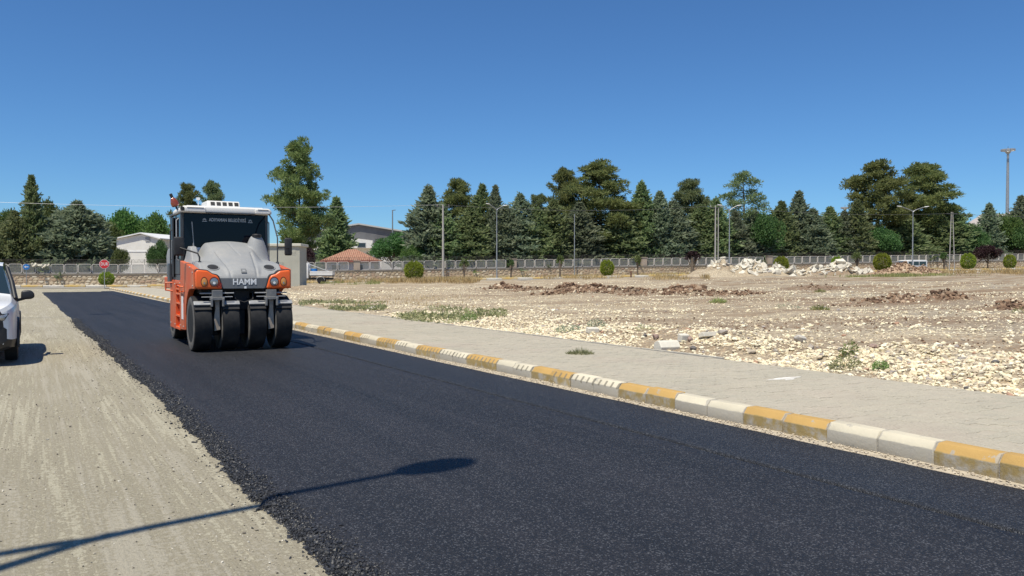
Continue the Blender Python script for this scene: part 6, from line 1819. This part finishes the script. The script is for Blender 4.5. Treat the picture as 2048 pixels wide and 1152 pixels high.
rg = np.random.default_rng(104); x = rg.normal(0, 1.9, 700); y = rg.normal(-.3, .9, 700); z = hfm(x, y); k_ = z > -.05
o = link('clods', scatter_mesh('clods', np.column_stack([x, y, z + .03])[k_], (.04 + .12 * rg.random(700) ** 3)[k_], MAT_CLODS, rg, .8), None, bm_); o['kind'] = 'stuff'
pL = at(1880, 544, 86); g_ = float(ground_z(np.array([pL.x]), np.array([86.0]))[0])
lowp = empty('pale_rubble', (pL.x, 86, g_)); tag(lowp, 'low scatter of pale broken concrete right of the brown mound', 'rubble')
for k in range(40):
    s = rnd.uniform(.2, .55); o = bpy.data.objects.new('concrete_chunk', CH[rnd.randrange(7)]); COL.objects.link(o); o.parent = lowp
    x, y = rnd.gauss(.6, 2.2), rnd.gauss(0, .7)
    o.location = (x, y, gz(pL.x + x, 86 + y) - g_ + s * .12); o.scale = (s * 1.3, s, s); o.rotation_euler = (rnd.gauss(.1, .4), rnd.gauss(0, .3), rnd.uniform(0, 6))

# single stones that stand out
def rock_mesh(seed, n=22):
    r = random.Random(seed); b = bmesh.new()
    for _ in range(n):
        d = Vector((r.gauss(0, 1), r.gauss(0, 1), r.gauss(0, 1))).normalized() * r.uniform(.42, .55); b.verts.new(d)
    bmesh.ops.convex_hull(b, input=b.verts)
    bmesh.ops.delete(b, geom=[v for v in b.verts if not v.link_faces], context='VERTS')
    es = list(b.edges); bmesh.ops.bevel(b, geom=es, offset=.03, segments=1, affect='EDGES', clamp_overlap=True)
    me = bpy.data.meshes.new('rock'); b.to_mesh(me); b.free(); return me
MR = {'pale': simple('rock_pale', (.50, .47, .42), .9, c2=(.60, .55, .47), scale=8, bmp=.5), 'grey': simple('rock_grey', (.36, .32, .28), .9, c2=(.45, .405, .35), scale=8, bmp=.5), 'dark': simple('rock_dark', (.13, .12, .115), .9, c2=(.2, .18, .17), scale=8, bmp=.5), 'red': simple('rock_reddish', (.33, .22, .18), .9, c2=(.42, .33, .28), scale=8, bmp=.5)}
MKB = simple('block_concrete', (.62, .585, .50), .9, c2=(.70, .66, .57), scale=9, bmp=.3)
def rock(px, py, wpx, hpx, mat, label, seed, name='rock'):
    p = T(px, py); k = p.y / F_PX
    o = link(name, rock_mesh(seed), None); o.data.materials.append(MR[mat])
    o.scale = (wpx * k, wpx * k * .8, hpx * k); o.location = (p.x, p.y, gz(p.x, p.y) + hpx * k * .28); o.rotation_euler = (0, 0, seed * 1.3)
    tag(o, label, 'stone'); return o
for i, a in enumerate([(1447, 668, 24, 16, 'grey', 'grey rounded stone right of the tilted concrete slab'), (1600, 684, 29, 21, 'pale', 'large pale angular stone on the rubble border'), (1620, 698, 17, 14, 'grey', 'grey stone just right of the large pale angular stone'),
     (1311, 678, 15, 12, 'red', 'brownish stone left behind the ridged concrete block'), (1290, 674, 11, 8, 'dark', 'small dark stone left of the brownish stone'), (1387, 699, 18, 10, 'dark', 'dark stone right of the ridged concrete block'),
     (1375, 717, 17, 7, 'dark', 'flat dark stone at the pavement edge right of the ridged block'), (1143, 683, 9, 8, 'dark', 'small dark stone on the pavement behind the grass tuft'), (745, 619, 15, 9, 'pale', 'white stone among the weeds beside the far pavement'),
     (1925, 722, 27, 12, 'grey', 'flat grey stone near the right edge of the rubble'), (1934, 779, 12, 11, 'dark', 'small dark stone on the rubble near the right edge'), (1381, 683, 16, 14, 'red', 'reddish stone behind the dark stone by the ridged block'),
     (1748, 697, 22, 13, 'red', 'reddish stone beside the leafy weed on the rubble'), (1800, 722, 16, 12, 'grey', 'grey stone on the rubble right of the leafy weed'), (1551, 705, 12, 9, 'grey', 'grey pebble left of the large pale angular stone'), (1990, 727, 22, 10, 'dark', 'dark flat stone at the right end of the rubble border'),
     (1522, 737, 15, 8, 'dark', 'dark stone at the lower edge of the rubble slope')]):
    rock(*a, seed=200 + i)
def block(px, py, L_, W_, H_, rz, rx, label, prof=None):
    p = T(px, py)
    b = MB()
    if prof: b.prism([(a * W_, c * H_) for a, c in prof], 'x', -L_ / 2, L_ / 2)
    else: b.box(-L_ / 2, L_ / 2, -W_ / 2, W_ / 2, 0, H_)
    o = b.build('concrete_block', MKB, None, bevel=.012)
    o.location = (p.x, p.y, gz(p.x, p.y) - .01); o.rotation_euler = (rx, 0, rz); tag(o, label, 'concrete block'); return o
block(1333, 701, .40, .26, .19, R(20), R(16), 'ridged pale concrete block lying at the edge of the pavement', [(-.5, 0), (.5, 0), (.5, .62), (.12, 1), (-.12, 1), (-.5, .62)])
block(1366, 684, .16, .15, .14, R(20), R(8), 'small square concrete block behind the ridged block')
block(1420, 673, .42, .16, .09, R(28), R(-14), 'flat tilted concrete slab left of the grey rounded stone')
block(1185, 666, .24, .18, .11, R(15), R(6), 'pale concrete block in front of the grey-green weeds')

# ---- plants
def tuft(px, py, wpx, hpx, mat, label, name='weed', n=220, seed=1, leafy=False, cat='weed', onz=None):
    rg = np.random.default_rng(seed)
    p = T(px, py); k = p.y / F_PX; w_ = wpx * k / 2; h_ = hpx * k
    a = rg.uniform(0, 6.283, n); r = np.sqrt(rg.random(n)) * w_
    x, y = np.cos(a) * r, np.sin(a) * r * .75
    zb_ = ground_z(p.x + x, p.y + y) - gz(p.x, p.y) if onz is None else np.zeros(n)
    if leafy:
        C = np.column_stack([x, y, zb_ + rg.random(n) * h_ * (1 - (r / w_) ** 2 * .6)]); D = np.column_stack([np.cos(a), np.sin(a), rg.uniform(-.2, .9, n)]) + rg.normal(0, .5, (n, 3)); Ln = rg.uniform(.03, .08, n) * (h_ / .35) ** .5; W = Ln * .4
    else:
        C = np.column_stack([x * .8, y * .8, zb_ - .01]); D = np.column_stack([np.cos(a) * r / w_ * 1.1, np.sin(a) * r / w_ * 1.1, np.full(n, 1.0)]) + rg.normal(0, .28, (n, 3)); Ln = h_ * rg.uniform(.3, 1.15, n) * (1.1 - .6 * (r / w_)); W = np.maximum(.006, Ln * .06) + .004 * p.y / 12
    o = link(name, leaf_mesh(name, C, D, Ln, W, rg, ML[mat]), None)
    o.location = (p.x, p.y, (gz(p.x, p.y) if onz is None else onz)); tag(o, label, cat); return o
tuft(1160, 733, 66, 16, 'weed', 'dry green grass tuft growing through the pavement', 'grass_tuft', 420, 1, cat='grass', onz=SWZ)
tuft(938, 642, 30, 20, 'weedg', 'bright green leafy weed at the edge of the far pavement', n=420, seed=2, leafy=True)
tuft(912, 645, 34, 12, 'weed', 'low dull weed left of the bright green leafy weed', n=300, seed=3, leafy=True)
tuft(1135, 664, 52, 16, 'teal', 'grey-green low bush left of the pale concrete block', n=520, seed=4, leafy=True)
tuft(1192, 654, 36, 17, 'teal', 'grey-green low bush behind the pale concrete block', n=420, seed=5, leafy=True)
tuft(1436, 605, 40, 13, 'grass', 'green grass tuft in the middle of the field', 'grass_tuft', 300, 6, cat='grass')
tuft(1640, 584, 26, 8, 'grass', 'small green grass tuft in front of the rubble heap', 'grass_tuft', 200, 7, cat='grass')
tuft(1640, 619, 44, 14, 'grass', 'sparse green grass tuft below the rubble heap', 'grass_tuft', 260, 8, cat='grass')
tuft(1697, 712, 34, 28, 'weedg', 'upright leafy green weed on the rubble border', n=260, seed=9, leafy=True)
tuft(1690, 738, 60, 24, 'weed', 'dry brownish weed on the slope below the upright leafy weed', n=420, seed=10, leafy=True)
tuft(1760, 738, 30, 16, 'weedg', 'small green weed right of the dry brownish weed', n=420, seed=11, leafy=True)
tuft(1065, 668, 40, 9, 'weed', 'low creeping weed beside the pavement edge', n=220, seed=12, leafy=True)
tuft(1290, 660, 40, 10, 'weed', 'low creeping weed behind the ridged concrete block', n=200, seed=13, leafy=True)
tuft(2040, 625, 30, 12, 'weedg', 'green weed beside the clods at the right edge', n=160, seed=14, leafy=True)
tuft(1575, 616, 50, 10, 'teal', 'low grey-green weed patch in the right of the field', n=220, seed=15, leafy=True)
def blades(name, X_, Y_, h, mat, seed, label, cat, wd=.018, leafy=False, zoff=None):
    rg = np.random.default_rng(seed); n = len(X_)
    z = ground_z(X_, Y_) if zoff is None else gmac(X_, Y_) + zoff
    D = np.column_stack([rg.normal(0, .35, n), rg.normal(0, .35, n), np.ones(n)])
    if leafy: D = rg.normal(0, 1, (n, 3)) * np.array([1, 1, .5]) + np.array([0, 0, .6])
    Ln = h * rg.uniform(.5, 1.2, n)
    C = np.column_stack([X_, Y_, z + (rg.random(n) * h * .6 if leafy else -.01)])
    return stuff(link(name, leaf_mesh(name, C, D, Ln, np.full(n, wd) * rg.uniform(.6, 1.4, n), rg, ML[mat]), None), label, cat)
rg = np.random.default_rng(105)
def band(px0, px1, py0, py1, n, dens=0.0, seed=0):
    px = rg.uniform(px0, px1, n); py = rg.uniform(py0, py1, n)
    P = [T(px0 + (px1 - px0) * i / 12, py0 + (py1 - py0) * j / 3) for i in range(13) for j in range(4)]
    P = np.array([p[:2] for p in P]).reshape(13, 4, 2)
    a = rg.uniform(0, 12, n); b = rg.uniform(0, 3, n); ia = np.minimum(a.astype(int), 11); ib = np.minimum(b.astype(int), 2); fa = (a - ia)[:, None]; fb = (b - ib)[:, None]
    Q = (P[ia, ib] * (1 - fa) + P[ia + 1, ib] * fa) * (1 - fb) + (P[ia, ib + 1] * (1 - fa) + P[ia + 1, ib + 1] * fa) * fb
    if dens:
        k = rg.random(n) < sst(dens, dens + .25, vnoise(Q[:, 0] * .45, Q[:, 1] * .45, seed))
        Q = Q[k]
    return Q[:, 0], Q[:, 1]
x, y = band(600, 770, 604, 622, 5200, .38, 3); x2, y2 = band(760, 1010, 618, 656, 3800, .45, 4); x, y = np.concatenate([x, x2]), np.concatenate([y, y2])
blades('low_weeds', x, y, .15, 'weed', 1, 'dull green low weeds straggling along the back of the pavement', 'weeds', .05, True)
x, y = band(580, 960, 596, 616, 1500, .5, 13); blades('dry_stalks', x, y, .22, 'dry', 7, 'dry pale stalks among the weeds along the pavement', 'dry grass', .02)
x, y = band(612, 960, 560, 567.5, 11000, .38, 5); x2, y2 = band(1080, 1420, 556, 560, 4200, .42, 6); x3, y3 = band(1880, 2048, 544, 550, 2600, .35, 7)
blades('dry_grass', np.concatenate([x, x2, x3]), np.concatenate([y, y2, y3]), .62, 'dry', 2, 'tall dry yellow grass along the far side of the field', 'dry grass', .045)
x = rg.normal(at(1808, 553, 74).x, 2.6, 3800); y = rg.normal(74.5, 1.1, 3800); k_ = rg.random(3800) < sst(.3, .55, vnoise(x * .6, y * .6, 8)); x, y = x[k_], y[k_]; x2, y2 = band(640, 760, 566, 570, 1200, .4, 9)
blades('green_grass', np.concatenate([x, x2]), np.concatenate([y, y2]), .38, 'grass', 3, 'patch of green grass in front of the brown earth mound', 'grass', .04)
s_ = rg.uniform(-60, 96, 9000); q_ = rg.uniform(-4.9, -.2, 9000); k_ = (rg.random(9000) < sst(.35, .7, vnoise(s_ * .25, q_ * .5, 44))) & (s_ > -30)
blades('verge_grass', (WD.x * s_ + WN.x * q_)[k_], (WZ + WD.y * s_ + WN.y * q_)[k_], .45, 'dry', 4, 'dry grass on the verge at the foot of the wall', 'dry grass', .05, False, .14)
